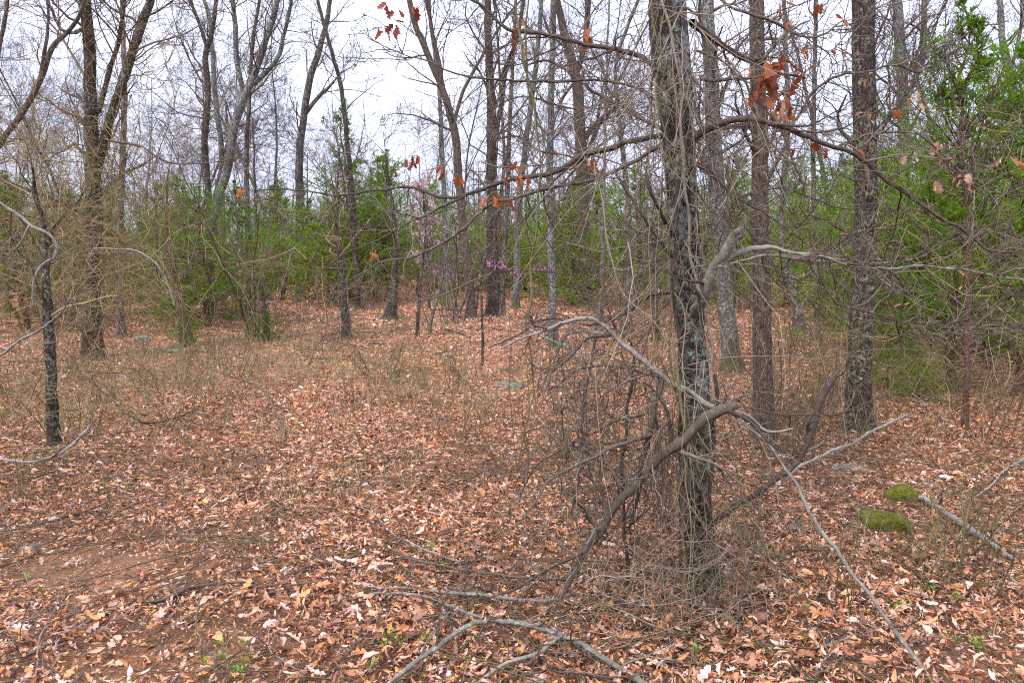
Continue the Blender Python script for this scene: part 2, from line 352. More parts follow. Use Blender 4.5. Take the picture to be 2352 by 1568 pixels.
ground = tag(link('ground', gm), kind='structure')
ground['label'] = 'reddish brown woodland floor covered in fallen leaves'

# ------------------------------------------------------------------ leaves
def oak_template(rng, detail, broad=False):
    """a lobed leaf, 1 long, lying along +Y, curled and folded"""
    if detail == 2:
        t = np.array([0, .14, .27, .38, .52, .63, .78, .88, 1.0]); wd = np.array([.015, .13, .24, .12, .30, .15, .25, .12, .01])
    elif detail == 1:
        t = np.array([0, .3, .6, .85, 1.0]); wd = np.array([.02, .24, .30, .2, .02])
    else:
        t = np.array([0, .5, 1.0]); wd = np.array([.06, .30, .06])
    if detail == 2 and not broad and rng.random() < .45:   # plain narrow leaf without lobes
        wd = np.array([.015, .09, .17, .21, .23, .21, .16, .09, .01])
    if detail == 2: wd = wd * rng.uniform(0.8, 1.25, len(wd))
    if detail: wd = wd * (rng.uniform(0.95, 1.25) if broad else rng.uniform(0.5, 1.05))
    c1, c2, tw = rng.normal(0, 1.1), rng.normal(0.5, 1.0), rng.normal(0, 0.5)
    if broad: c2 *= .5
    elif rng.random() < 0.35: c2 += 1.5
    L, Rr, C = [], [], []
    for tt, w_ in zip(t, wd):
        a = (tt - 0.5) * c1
        yb = math.sin(a) / c1 if abs(c1) > 0.05 else tt - 0.5
        zb = (1 - math.cos(a)) / c1 if abs(c1) > 0.05 else 0
        lift = abs(w_) * math.sin(min(abs(c2), 1.45)) * np.sign(c2); ww = w_ * math.cos(min(abs(c2), 1.35))
        rl = tw * (tt - 0.5) * w_
        C.append((0, yb, zb)); L.append((-ww, yb + rng.normal(0, .02), zb + lift * rng.uniform(.5, 1.2) + rl)); Rr.append((ww, yb + rng.normal(0, .02), zb + lift * rng.uniform(.5, 1.2) - rl))
    n_ = len(t)
    V = np.array(L + C + Rr); F = []
    if detail == 0:
        return np.array([L[0], C[2], Rr[1], L[1]]), np.array([[0, 2, 1, 3]])
    for k in range(n_ - 1):
        F += [[k, n_ + k, n_ + k + 1, k + 1], [n_ + k, 2 * n_ + k, 2 * n_ + k + 1, n_ + k + 1]]
    return V, np.array(F)

def rotm(rx, ry, rz):
    cx, sx_, cy, sy, cz, sz = np.cos(rx), np.sin(rx), np.cos(ry), np.sin(ry), np.cos(rz), np.sin(rz)
    o = np.zeros(rx.shape); i1 = o + 1
    Rx = np.stack([i1, o, o, o, cx, -sx_, o, sx_, cx], -1).reshape(-1, 3, 3)
    Ry = np.stack([cy, o, sy, o, i1, o, -sy, o, cy], -1).reshape(-1, 3, 3)
    Rz = np.stack([cz, -sz, o, sz, cz, o, o, o, i1], -1).reshape(-1, 3, 3)
    return Rz @ Ry @ Rx

def scatter(acc, rng, pos, size, tilt, detail, K=24):
    T = [oak_template(rng, detail) for _ in range(K)]
    n_ = len(pos); w_ = rng.integers(0, K, n_)
    Rm = rotm(rng.normal(0, tilt, n_), rng.normal(0, tilt, n_), rng.uniform(0, 6.283, n_))
    for k in range(K):
        s = w_ == k
        if not s.any(): continue
        V, F = T[k]
        P = np.einsum('nij,vj->nvi', Rm[s], V) * size[s][:, None, None] + pos[s][:, None, :]
        acc.add(P.reshape(-1, 3), (F[None] + (np.arange(s.sum()) * len(V))[:, None, None]).reshape(-1, F.shape[1]))

def wedge(rng, y0, y1, dens, margin=0.9, half=0.70):
    A = half * (y1 ** 2 - y0 ** 2) + 2 * margin * (y1 - y0)
    n_ = int(A * dens); y = np.sqrt(rng.uniform(y0 ** 2, y1 ** 2, n_)); x = rng.uniform(-1, 1, n_) * (half * y + margin)
    return x, y

lit = Acc(); near_pts = []
CLEAR = [(on_ground(2030, 1215), .15), (on_ground(2072, 1150), .11), (on_ground(66, 1268), .07), (on_ground(1170, 888), .2)]
for (y0, y1, dens, s0, s1, det, tilt) in ((1.7, 5.2, 1650, .025, .098, 2, .6), (1.7, 9.5, 2200, .010, .038, 0, .6), (5.2, 9.5, 1000, .03, .10, 1, .55), (9.5, 17, 420, .04, .10, 0, .6), (17, 32, 90, .08, .17, 0, .5), (32, 52, 24, .12, .24, 0, .5)):
    x, y = wedge(RS, y0, y1, dens)
    thick = vnoise(x * 1.3 + 7, y * 1.3)
    keep = RS.random(len(x)) > np.where(y < 6, (0.7 if s1 > .05 else .2) * bare(x, y), 0) + (thick < 0.3) * 0.3
    for c_, r_ in CLEAR: keep &= ((x - c_[0]) ** 2 + (y - c_[1]) ** 2 > r_ ** 2) | (RS.random(len(x)) < .14)
    x, y, thick = x[keep], y[keep], thick[keep]
    size = s0 + (s1 - s0) * RS.beta(1.6, 2.6, len(x))
    z = ground_z(x, y) + 0.006 + RS.random(len(x)) ** 1.4 * (0.012 + 0.05 * thick) + (size * 0.08)
    P = np.stack([x, y, z], -1)
    if det == 2:
        # the largest-showing leaves become objects of their own
        vis = (np.abs(x) < 0.60 * y) & (y > 2.95) & (y < 5.2)
        top = z - ground_z(x, y)
        score = np.where(vis, size / y + top * 0.25, -1); idx = np.argsort(-score)[:300]
        near_pts = [(P[k], size[k]) for k in idx]
        msk = np.ones(len(x), bool); msk[idx] = False; P, size = P[msk], size[msk]
    scatter(lit, RS, P, size, tilt, det)
tag(link('leaf_litter', lit.mesh('leaf_litter', M['leaf'], smooth=False)), 'thick litter of curled brown and tan oak leaves over the ground', 'leaf litter', kind='stuff')

leaf_meshes = []
for k in range(14):
    a = Acc(); V, F = oak_template(RS, 2); a.add(V, F); leaf_meshes.append(a.mesh('leaf', M['leaf'], smooth=False))
for p, s in near_pts:
    o = link('leaf', leaf_meshes[RS.integers(0, 14)], ground)
    o.location = tuple(p + np.array([0, 0, 0.008])); o.scale = (s,) * 3
    o.rotation_euler = (RS.normal(0, .33), RS.normal(0, .33), RS.uniform(0, 6.28))

# fine twig litter, grass, low greens
a = Acc()
for (y0, y1, dens, r, L) in ((1.8, 5.5, 90, .0013, .13), (1.8, 6.5, 32, .0024, .5), (1.8, 8, 60, .0010, .22), (5.5, 11, 60, .0022, .25), (11, 22, 12, .005, .4)):
    x, y = wedge(RS, y0, y1, dens); n_ = len(x); th = RS.uniform(0, 6.28, n_); ln = L * RS.uniform(.4, 2.2, n_)
    t = np.linspace(-.5, .5, 4)[None]; bend = RS.normal(0, .12, n_)[:, None] * (t ** 2) * ln[:, None] * 4
    px_ = x[:, None] + np.cos(th)[:, None] * t * ln[:, None] - np.sin(th)[:, None] * bend
    py_ = y[:, None] + np.sin(th)[:, None] * t * ln[:, None] + np.cos(th)[:, None] * bend
    pz_ = ground_z(px_, py_) + 0.03 + RS.uniform(0, .03, (n_, 1)) + t * RS.normal(0, .04, (n_, 1))
    a.tubes(np.stack([px_, py_, pz_], -1), r * RS.uniform(.6, 2.0, (n_, 1)) * np.linspace(1, .5, 4)[None], 3)
tag(link('twig_litter', a.mesh('twig_litter', M['brush'])), 'fine dead twigs scattered over the leaf litter', 'twig litter', kind='stuff')

def grass_blades(acc, rng, x, y, h, wdt):
    n_ = len(x); th = rng.uniform(0, 6.28, n_); lean = rng.normal(0, .45, (n_, 2)); z = ground_z(x, y)
    b0 = np.stack([x, y, z], -1); d = np.stack([np.cos(th), np.sin(th), 0 * th], -1) * wdt[:, None]
    mid = b0 + np.stack([lean[:, 0] * h * .4, lean[:, 1] * h * .4, h * .6], -1); tip = b0 + np.stack([lean[:, 0] * h, lean[:, 1] * h, h * .95], -1)
    V = np.stack([b0 - d, b0 + d, mid + d * .7, mid - d * .7, tip], 1)
    k = (np.arange(n_) * 5)[:, None]
    acc.add(V.reshape(-1, 3), (k + np.array([[0, 1, 2, 3]])))
    acc.f3.append((k + np.array([[3, 2, 4]])) + acc.n - n_ * 5)
a = Acc()
gx, gy, gh = [], [], []
GK = .28
for (px, py, rad, cnt) in ((430, 830, .9, 2600), (560, 800, 1.4, 2600), (700, 840, 1.4, 2200), (880, 850, 1.2, 1700), (640, 900, 1.2, 1500), (330, 880, 1.0, 1500), (950, 900, .9, 1000), (1050, 950, .8, 600), (250, 960, .8, 900), (90, 940, .8, 900),
                           (2080, 860, 1.4, 900), (2280, 900, 1.2, 500), (1850, 830, 1.2, 500), (1560, 860, 1.2, 500), (760, 1150, .3, 250), (1480, 1180, .5, 250), (620, 1010, .6, 500), (900, 760, 2.0, 1200), (720, 740, 2.0, 1200), (1300, 880, 1, 400)):
    c = on_ground(px, py); cnt = int(cnt * GK); gx.append(c[0] + RS.normal(0, rad, cnt)); gy.append(c[1] + RS.normal(0, rad, cnt) * 1.2); gh.append(RS.uniform(.08, .32, cnt))
x, y = wedge(RS, 3, 20, 12); gx.append(x); gy.append(y); gh.append(RS.uniform(.05, .2, len(x)))
x, y, h = np.concatenate(gx), np.concatenate(gy), np.concatenate(gh)
k = y > 2.9; x, y, h = x[k], y[k], h[k]
grass_blades(a, RS, x, y, h, .0016 + .00018 * y)
tag(link('dry_grass', a.mesh('dry_grass', M['grass'], False)), 'thin yellow green grass and weeds in the leaf litter', 'grass', kind='stuff')

# ------------------------------------------------------------------ trunks and trees
def trace(pts, n=None, wob=0.0, rng=RS, taper_end=None, step=0.06):
    """pts: (px, py, D, width_px) -> polyline and radii"""
    P = [list(unproj(p[0], p[1], p[2])) + [p[3] / FPX * p[2] / 2] for p in pts]
    P = np.array(P); Ln = np.linalg.norm(np.diff(P[:, :3], axis=0), axis=1).sum()
    if n is None: n = int(np.clip(Ln / step, 8, 90))
    Q = catmull(P, n); p, r = Q[:, :3].copy(), np.abs(Q[:, 3])
    if wob > 0:
        t = np.linspace(0, Ln, n); env = np.clip(np.minimum(t, Ln - t) / (0.1 * Ln + 1e-6), 0, 1)
        for ax in range(3):
            ph = rng.uniform(0, 6.28, 3); p[:, ax] += env * wob * (np.sin(t * 5.1 + ph[0]) * .5 + np.sin(t * 11.3 + ph[1]) * .35 + np.sin(t * 23 + ph[2]) * .2)
    return p, r

def fix_base(p, r, sink=0.08):
    """carry the foot of a trunk down into the ground"""
    z = float(ground_z(p[0, 0], p[0, 1])) - sink
    p = p.copy(); sel = slice(0, max(2, len(p) // 6)); k = np.linspace(1, 0, len(p[sel]))
    p[sel, 2] = p[sel, 2] + (z - p[0, 2]) * k
    return p, r

def trunk_mesh(acc, p, r, s, amp, cell=0.022, ring=None, flare=0.35, rng=RS, base=True):
    Ln = np.linalg.norm(np.diff(p, axis=0), axis=1).sum(); nr = int(np.clip(Ln / (ring or 0.06), 8, 420))
    P4 = catmull(np.column_stack([p, r]), nr) if len(p) < nr else np.column_stack(list(as_batch([(p, r)], nr)[0][0].T) + [as_batch([(p, r)], nr)[1][0]])
    pp, rr = P4[:, :3], np.abs(P4[:, 3])
    d = np.concatenate([[0], np.cumsum(np.linalg.norm(np.diff(pp, axis=0), axis=1))])
    a = np.linspace(0, 2 * np.pi, s, endpoint=False)
    A, Dd = np.meshgrid(a, d)
    pu = max(6, int(2 * np.pi * np.median(rr) / cell)); off = rng.uniform(0, 100)
    u = A / (2 * np.pi) * pu
    warp = vnoise(u * .5, Dd / 0.12 + off, max(3, pu // 2)) * 1.6
    h = 1 - np.abs(vnoise(u + 0, Dd / (cell * 4.5) + off + warp, pu) * 2 - 1) ** 0.8
    h2 = vnoise(u * 2, Dd / (cell * 1.6) + off, pu * 2)
    lump = vnoise(u * 0 + A / (2 * np.pi) * 4, Dd / 0.35 + off, 4) - .5
    R = rr[:, None] * (1 + 0.10 * lump) + amp * (-1.2 * h + 0.5 * h2)
    if base:
        fl = np.exp(-Dd / max(0.10, 1.6 * rr[0])); ph = rng.uniform(0, 6.28)
        R = R * (1 + flare * fl * (1 + 0.35 * np.sin(3 * A + ph) + 0.25 * np.sin(5 * A + 2 * ph)))
    acc.tubes(pp[None], R[None], s)

def crown(acc, rng, lines, k1=10, L1=.45, rel=True, t0=.35, depth=3, up=.05, ang=.85, wig=.2, kk=(5, 4), rmin=.002, rr=.45, s1=6, dens=1.0):
    P, R = as_batch(lines, 14)
    P1, R1 = grow(rng, P, R, k1, t0=t0, L=L1, rel=rel, ang=ang, n=9, wig=wig, up=up, rr=rr, rmin=rmin * 2.5)
    acc.tubes(P1, R1, s1)
    P2, R2 = grow(rng, P1, R1, max(1, int(kk[0] * dens)), L=.55, ang=.8, n=6, wig=wig, up=up, rr=.6, rmin=rmin * 1.6); acc.tubes(P2, R2, 4)
    if depth >= 3:
        P3, R3 = grow(rng, P2, R2, max(1, int(kk[1] * dens)), L=.6, ang=.8, n=5, wig=wig * 1.1, up=up, rr=.65, rmin=rmin * 1.1); acc.tubes(P3, R3, 3)
    if depth >= 4:
        P4, R4 = grow(rng, P3, R3, max(1, int(kk[2] * dens)), L=.6, ang=.8, n=4, wig=wig, up=up, rr=.7, rmin=rmin); acc.tubes(P4, R4, 3)

def extend(p, r, up_to, rng, wig=.08):
    """lengthen a stem beyond the top of the frame"""
    d = p[-1] - p[-3]; d /= np.linalg.norm(d); q = [p[-1]]; rad = [r[-1]]; m = 8; L = up_to / m
    for k in range(m):
        d = d + rng.normal(0, wig, 3) + np.array([0, 0, .12]); d /= np.linalg.norm(d); q.append(q[-1] + d * L); rad.append(r[-1] * (1 - .8 * (k + 1) / m))
    return np.vstack([p, q[1:]]), np.concatenate([r, rad[1:]])

def hero(label, stems, bark='bark_far', twig='twig', s=14, amp=.004, cell=.03, ring=.08, ext=3.0, seed=1, k1=9, L1=1.4, t0=.35, depth=3, kk=(5, 4, 3), group=None, flare=.6, name='bare_tree', rmin=.002, up=.06, dens=1., wob=0.01, wig=.2, rr=.3):
    rng = np.random.default_rng(seed)
    lines, root = [], None
    for q, pts in enumerate(stems):
        p, r = trace(pts, wob=wob, rng=rng)
        if q == 0: p, r = fix_base(p, r); root = p[0].copy()
        if ext > 0 and pts[-1][1] < 60: p, r = extend(p, r, ext, rng)
        else: k_ = len(r) // 2; r[k_:] = r[k_:] * np.linspace(1, .12, len(r) - k_)
        lines.append((p, r))
    e = tag(link(name, None), label, 'tree', group); e.location = tuple(root)
    a = Acc()
    for q, (p, r) in enumerate(lines): trunk_mesh(a, p - root, r, s, amp, cell, ring, flare, rng, base=(q == 0))
    link('trunk', a.mesh('trunk', M[bark]), e)
    a = Acc(); crown(a, rng, [(p - root, r) for p, r in lines], k1, L1, False, t0, depth, up=up, kk=kk, rmin=rmin, dens=dens, wig=wig, rr=rr)
    link('crown', a.mesh('crown', M[twig]), e)
    return e, root, lines

HG = 'bare trees of the woodland'
# main lichen-covered oak, built with traced limbs
rngm = np.random.default_rng(42)
MD = 3.62
main_pts = [(1618, 1425, MD, 92), (1603, 1300, MD, 84), (1597, 1150, MD, 80), (1596, 1000, MD, 78), (1592, 850, MD, 72), (1584, 700, MD, 68), (1574, 550, MD, 70), (1562, 400, MD, 72), (1552, 250, MD + .02, 80), (1538, 100, MD + .04, 86), (1532, -40, MD + .05, 84), (1525, -300, MD + .1, 70), (1515, -700, MD + .2, 52)]
p, r = trace(main_pts, n=90); p, r = fix_base(p, r, .06); MR = p[0].copy()
oak = tag(link('oak_tree', None), 'dark furrowed oak trunk with pale lichen and climbing vines, its base nearest the camera', 'tree'); oak.location = tuple(MR)
a = Acc(); trunk_mesh(a, p - MR, r, 84, .0085, .021, .011, .42, rngm); link('trunk', a.mesh('trunk', M['bark_main']), oak)
main_line = (p, r)

def limb(parent, root, pts, mat='limb', name='limb', s=10, wob=.008, k=(7, 5, 4), L=.5, up=0.0, tw='twig', seed=0, amp=.0025, stub=False, rmin=.0014, t0=.15, depth=3, wig=.22, ang=.85, label=None, twname='twigs', rr=.5, tL=None):
    rng = np.random.default_rng(1000 + seed)
    p, r = trace(pts, wob=wob * 1.5, rng=rng, step=.022); r = r * .84
    if s > 6:   # kinks and knots
        kn = np.cumsum(rng.normal(0, .0022, p.shape), 0); kn -= np.linspace(0, 1, len(p))[:, None] * kn[-1]; kn = np.clip(kn, -.02, .02); p = p + kn
        r = r * (1 + .22 * np.maximum(0, vnoise(np.arange(len(p)) * .45 + seed * 7.7, np.full(len(p), 3.3)) - .55) / .45)
    a = Acc(); q = p - root
    m = len(q)
    rad = r[:, None] * (1 + .26 * (vnoise(np.arange(s)[None] * 1.7 + seed, np.linspace(0, m * .45, m)[:, None]) - .5) + .16 * (vnoise(np.arange(s)[None] * 3.1 + seed, np.linspace(0, m * .13, m)[:, None]) - .5)) - amp * vnoise(np.arange(s)[None] * 2.3, np.linspace(0, m, m)[:, None])
    rad = np.maximum(rad, .0008)
    if stub:   # a torn end: close it over a short jagged step
        q = np.vstack([q, q[-1] + (q[-1] - q[-2]) * .25]); rad = np.vstack([rad, rad[-1] * rng.uniform(.0, .35, s)])
        rad[-2] *= rng.uniform(.65, 1.1, s)
    a.tubes(q[None], rad[None], s)
    o = link(name, a.mesh(name, M[mat]), parent)
    if label: o['label'] = label
    if k:
        b = Acc(); P, R = as_batch([(q, rad.mean(1))], 16)
        P1, R1 = grow(rng, P, R, k[0], t0=t0, t1=.99, L=(tL or L), rel=False, ang=ang, n=9, wig=wig, up=up, rr=rr, rmin=rmin * 2, taper=.3); b.tubes(P1, R1, 5)
        if depth > 1: P2, R2 = grow(rng, P1, R1, k[1], L=.5, ang=.8, n=6, wig=wig, up=up, rr=.6, rmin=rmin * 1.3); b.tubes(P2, R2, 4)
        if depth > 2: P3, R3 = grow(rng, P2, R2, k[2], L=.5, ang=.8, n=4, wig=wig, up=up, rr=.7, rmin=rmin); b.tubes(P3, R3, 3)
        link(twname, b.mesh(twname, M[tw]), o)['kind'] = 'stuff'
    return p, r, o

LB = [
 # left limbs
 ([(1530, 308, 3.62, 20), (1490, 315, 3.6, 17), (1440, 330, 3.62, 16), (1400, 346, 3.65, 16), (1340, 358, 3.7, 16), (1300, 380, 3.75, 15), (1240, 404, 3.8, 13), (1180, 416, 3.85, 12), (1120, 434, 3.9, 11), (1060, 450, 3.95, 10), (1010, 452, 4, 9), (940, 432, 4.05, 8), (860, 438, 4.1, 7), (780, 446, 4.15, 6), (690, 440, 4.2, 5), (600, 438, 4.2, 4), (555, 432, 4.2, 3)], 'limb', dict(k=(16, 5, 4), L=.45)),
 ([(1530, 330, 3.62, 15), (1455, 372, 3.5, 12), (1400, 398, 3.5, 12), (1300, 428, 3.5, 11), (1200, 455, 3.5, 10), (1130, 474, 3.5, 9), (1080, 512, 3.5, 9), (1020, 558, 3.5, 8), (950, 590, 3.5, 7), (870, 602, 3.5, 5), (800, 640, 3.5, 4), (720, 672, 3.5, 3)], 'limb', dict(k=(14, 5, 4), L=.4, up=-.03)),
 ([(1070, 450, 3.93, 8), (1000, 492, 3.9, 7), (930, 520, 3.9, 7), (850, 560, 3.9, 6), (770, 600, 3.9, 4), (690, 660, 3.9, 3)], 'limb', dict(k=(9, 4, 3), L=.35)),
 ([(1545, 205, 3.64, 17), (1510, 165, 3.6, 15), (1470, 128, 3.6, 14), (1400, 112, 3.6, 13), (1330, 96, 3.6, 12), (1240, 75, 3.6, 11), (1170, 62, 3.6, 10), (1120, 25, 3.6, 8), (1060, -5, 3.6, 6), (1000, -40, 3.6, 5)], 'limb', dict(k=(14, 5, 4), L=.5)),
 ([(1545, 260, 3.64, 10), (1470, 215, 3.8, 9), (1400, 195, 3.9, 8), (1325, 192, 4, 8), (1240, 190, 4, 8), (1150, 186, 4, 7), (1070, 180, 4, 6), (1000, 152, 4, 5), (920, 128, 4, 4), (840, 85, 4, 3)], 'limb', dict(k=(15, 5, 4), L=.5)),
 ([(1530, 300, 3.65, 13), (1480, 280, 3.9, 12), (1430, 240, 4.1, 12), (1380, 215, 4.3, 10), (1325, 180, 4.5, 8), (1260, 140, 4.6, 6), (1210, 150, 4.6, 4)], 'limb', dict(k=(10, 5, 4), L=.5)),
 ([(1560, 560, 3.6, 7), (1530, 500, 3.5, 9), (1500, 440, 3.4, 10), (1480, 380, 3.4, 7)], 'limb_dark', dict(k=(4, 3, 3), L=.3)),
 ([(1568, 612, 3.55, 8), (1540, 590, 3.5, 10), (1505, 545, 3.45, 11), (1465, 480, 3.4, 10), (1435, 430, 3.4, 8), (1410, 380, 3.4, 5)], 'limb', dict(k=(5, 4, 3), L=.3)),
 # right limbs
 ([(1585, 345, 3.6, 24), (1605, 310, 3.55, 22), (1640, 288, 3.5, 20), (1690, 272, 3.45, 18), (1740, 264, 3.4, 18), (1800, 278, 3.4, 16), (1850, 302, 3.4, 15), (1920, 332, 3.4, 14), (1990, 374, 3.4, 13), (2060, 430, 3.4, 12), (2130, 488, 3.4, 11), (2200, 530, 3.4, 9), (2270, 570, 3.4, 8), (2312, 580, 3.4, 7)], 'limb_dark', dict(k=(15, 5, 4), L=.45, stub=True, label='long arching dark limb reaching out over the cedars')),
 ([(1775, 272, 3.4, 9), (1795, 288, 3.38, 9), (1830, 262, 3.38, 9), (1880, 200, 3.38, 8), (1940, 172, 3.38, 8), (2000, 162, 3.4, 7), (2060, 150, 3.4, 7), (2120, 162, 3.4, 5), (2180, 125, 3.4, 3)], 'limb', dict(k=(12, 5, 4), L=.4)),
 ([(1925, 334, 3.4, 8), (1990, 306, 3.4, 7), (2060, 304, 3.4, 7), (2110, 312, 3.4, 6), (2170, 360, 3.4, 5), (2240, 420, 3.4, 4), (2290, 470, 3.4, 3)], 'limb', dict(k=(12, 5, 4), L=.35)),
 ([(1590, 55, 3.65, 24), (1640, 90, 3.8, 20), (1690, 125, 3.9, 17), (1745, 138, 4, 15), (1800, 170, 4.1, 9), (1850, 180, 4.2, 6)], 'limb_dark', dict(k=(10, 5, 4), L=.5)),
 ([(1600, 115, 3.65, 8), (1660, 140, 3.5, 7), (1700, 175, 3.4, 6), (1720, 190, 3.4, 4)], 'limb', dict(k=(8, 4, 4), L=.4)),
 ([(1612, 182, 3.65, 8), (1680, 175, 3.7, 10), (1760, 170, 3.8, 8), (1800, 150, 3.8, 5)], 'limb', dict(k=(8, 4, 4), L=.4)),
 ([(1596, 712, 3.5, 27), (1618, 672, 3.4, 28), (1640, 632, 3.35, 29), (1662, 590, 3.3, 27), (1686, 548, 3.28, 23), (1706, 524, 3.26, 18)], 'limb_grey', dict(k=(3, 3, 3), L=.25, stub=True, s=14, label='short broken limb with pale lichen and a torn end')),
 ([(1650, 612, 3.32, 14), (1690, 588, 3.32, 17), (1720, 578, 3.32, 17), (1760, 577, 3.32, 15), (1820, 588, 3.3, 11), (1890, 594, 3.3, 10), (1960, 612, 3.3, 9), (2040, 622, 3.3, 8), (2110, 616, 3.3, 8), (2180, 618, 3.3, 7), (2260, 630, 3.3, 6), (2370, 645, 3.3, 5)], 'limb_pale', dict(k=(24, 5, 3), L=.42, wig=.17, label='long pale horizontal branch with many fine twigs')),
 ([(1675, 605, 3.42, 8), (1750, 592, 3.5, 9), (1830, 605, 3.6, 9), (1890, 608, 3.6, 8), (1950, 600, 3.7, 7), (2010, 603, 3.7, 6), (2100, 592, 3.7, 4), (2170, 560, 3.7, 3)], 'limb_pale', dict(k=(18, 5, 4), L=.5)),
 ([(1880, 600, 3.3, 8), (1895, 650, 3.3, 8), (1925, 690, 3.3, 8), (1990, 715, 3.3, 7), (2060, 740, 3.3, 6), (2130, 756, 3.3, 5), (2200, 760, 3.3, 5), (2290, 752, 3.3, 4), (2360, 756, 3.3, 3)], 'limb', dict(k=(22, 5, 3), L=.42, wig=.17)),
 ([(1600, 430, 3.62, 7), (1640, 480, 3.5, 6), (1700, 500, 3.4, 6), (1760, 560, 3.4, 5), (1800, 620, 3.4, 5), (1860, 680, 3.4, 4), (1910, 750, 3.4, 3)], 'limb', dict(k=(9, 4, 4), L=.35)),
 ([(1600, 380, 3.62, 7), (1660, 430, 3.4, 6), (1740, 480, 3.4, 6), (1830, 530, 3.4, 5), (1900, 590, 3.4, 4)], 'limb', dict(k=(9, 4, 4), L=.35)),
 ([(1610, -60, 3.62, 11), (1690, 5, 3.5, 9), (1760, 40, 3.5, 9), (1830, 75, 3.5, 8), (1890, 78, 3.5, 6), (1950, 40, 3.5, 4)], 'limb', dict(k=(10, 5, 4), L=.4)),
 ([(1585, 610, 3.65, 8), (1700, 470, 3.9, 7), (1800, 440, 4.1, 6), (1900, 470, 4.2, 5), (2000, 480, 4.3, 4)], 'limb', dict(k=(12, 5, 4), L=.5)),
]
limb_lines = []
for q, (pts, mat, kw) in enumerate(LB):
    pp, rr_, _ = limb(oak, MR, pts, mat, seed=q, **kw); limb_lines.append((pp, rr_))
a = Acc(); idx = slice(int(len(p) * .62), len(p)); crown(a, rngm, [(p[idx] - MR, r[idx])], k1=16, L1=1.6, rel=False, t0=.1, depth=3, kk=(6, 4), rmin=.0018); link('crown', a.mesh('crown', M['twig']), oak)

# dead leaves still hanging on the oak: each one its own part
oak_leaf_meshes = {}
for key in ('oak_leaf', 'oak_leaf_red', 'tan_leaf'):
    L_ = []
    for k in range(7):
        a = Acc(); V, F = oak_template(RS, 2, True); V = V + np.array([0, .5, 0]); a.add(V, F); L_.append(a.mesh('leaf', M[key], False))
    oak_leaf_meshes[key] = L_
clusters = [(905, 62, 4.0, 7, 14, 'oak_leaf_red', .06), (900, 15, 4.0, 4, 12, 'oak_leaf_red', .06), (952, 22, 4.0, 2, 8, 'oak_leaf_red', .06), (950, 360, 3.9, 6, 14, 'oak_leaf_red', .05), (1012, 385, 3.9, 3, 6, 'oak_leaf', .05), (1045, 405, 3.9, 2, 5, 'oak_leaf', .05),
            (1130, 445, 3.5, 5, 12, 'oak_leaf', .085), (1155, 462, 3.5, 2, 8, 'oak_leaf', .05), (1190, 385, 3.7, 6, 14, 'oak_leaf', .055), (1180, 405, 3.7, 3, 10, 'oak_leaf', .05), (1270, 350, 3.6, 3, 10, 'oak_leaf', .045), (1325, 375, 3.6, 4, 14, 'oak_leaf', .05), (1385, 372, 3.6, 2, 8, 'oak_leaf', .05),
            (905, 385, 4, 1, 2, 'oak_leaf', .07), (910, 425, 4, 2, 8, 'oak_leaf', .04), (545, 432, 4.2, 2, 5, 'oak_leaf', .05), (1350, 68, 3.6, 4, 12, 'oak_leaf', .05), (1195, 50, 3.6, 2, 8, 'oak_leaf', .045), (1190, 110, 3.6, 2, 8, 'oak_leaf', .045), (1170, 75, 3.6, 2, 8, 'oak_leaf', .04),
            (1755, 185, 3.45, 11, 22, 'oak_leaf', .085), (1775, 145, 3.45, 5, 18, 'oak_leaf', .085), (1800, 130, 3.45, 3, 8, 'oak_leaf', .08), (1785, 225, 3.45, 8, 22, 'oak_leaf', .07), (1750, 150, 3.5, 3, 14, 'oak_leaf', .06), (1800, 245, 3.45, 4, 16, 'tan_leaf', .06),
            (1860, 90, 3.5, 3, 12, 'oak_leaf', .05), (1900, 30, 3.5, 4, 20, 'oak_leaf', .045), (1930, 110, 3.5, 4, 20, 'oak_leaf', .04), (1985, 165, 3.5, 3, 14, 'tan_leaf', .04), (2105, 232, 3.4, 4, 10, 'tan_leaf', .045), (1990, 260, 3.4, 2, 8, 'tan_leaf', .05), (2045, 250, 3.4, 2, 8, 'oak_leaf', .05),
            (2165, 350, 3.4, 5, 14, 'tan_leaf', .05), (2215, 398, 3.4, 4, 12, 'tan_leaf', .05), (2145, 422, 3.4, 2, 4, 'tan_leaf', .05), (2335, 372, 3.4, 1, 2, 'oak_leaf', .075), (2100, 352, 3.4, 3, 10, 'tan_leaf', .04), (1985, 350, 3.4, 2, 10, 'oak_leaf', .04), (1900, 330, 3.4, 3, 20, 'oak_leaf', .045), (1820, 350, 3.4, 2, 10, 'oak_leaf', .05), (2290, 360, 3.4, 2, 10, 'tan_leaf', .05), (2210, 640, 3.3, 2, 10, 'tan_leaf', .03), (2080, 690, 3.3, 2, 10, 'tan_leaf', .03),
            (1850, 640, 3.4, 2, 10, 'tan_leaf', .03), (850, 600, 3.6, 2, 8, 'oak_leaf', .04), (1800, 10, 3.5, 3, 16, 'oak_leaf', .05), (1425, 345, 3.6, 2, 10, 'oak_leaf', .04), (1455, 115, 3.6, 2, 14, 'oak_leaf', .04)]
for (cx, cy, D, cnt, spread, key, sz) in clusters:
    for _ in range(cnt):
        o = link('leaf', oak_leaf_meshes[key][RS.integers(0, 7)], oak)
        q = unproj(cx + RS.normal(0, spread), cy + RS.normal(0, spread), D + RS.normal(0, .03)) - MR
        o.location = tuple(q); s_ = sz * RS.uniform(.7, 1.3); o.scale = (s_, s_, s_)
        o.rotation_euler = (RS.normal(-1.45, .5), RS.normal(0, .5), RS.uniform(0, 6.28))

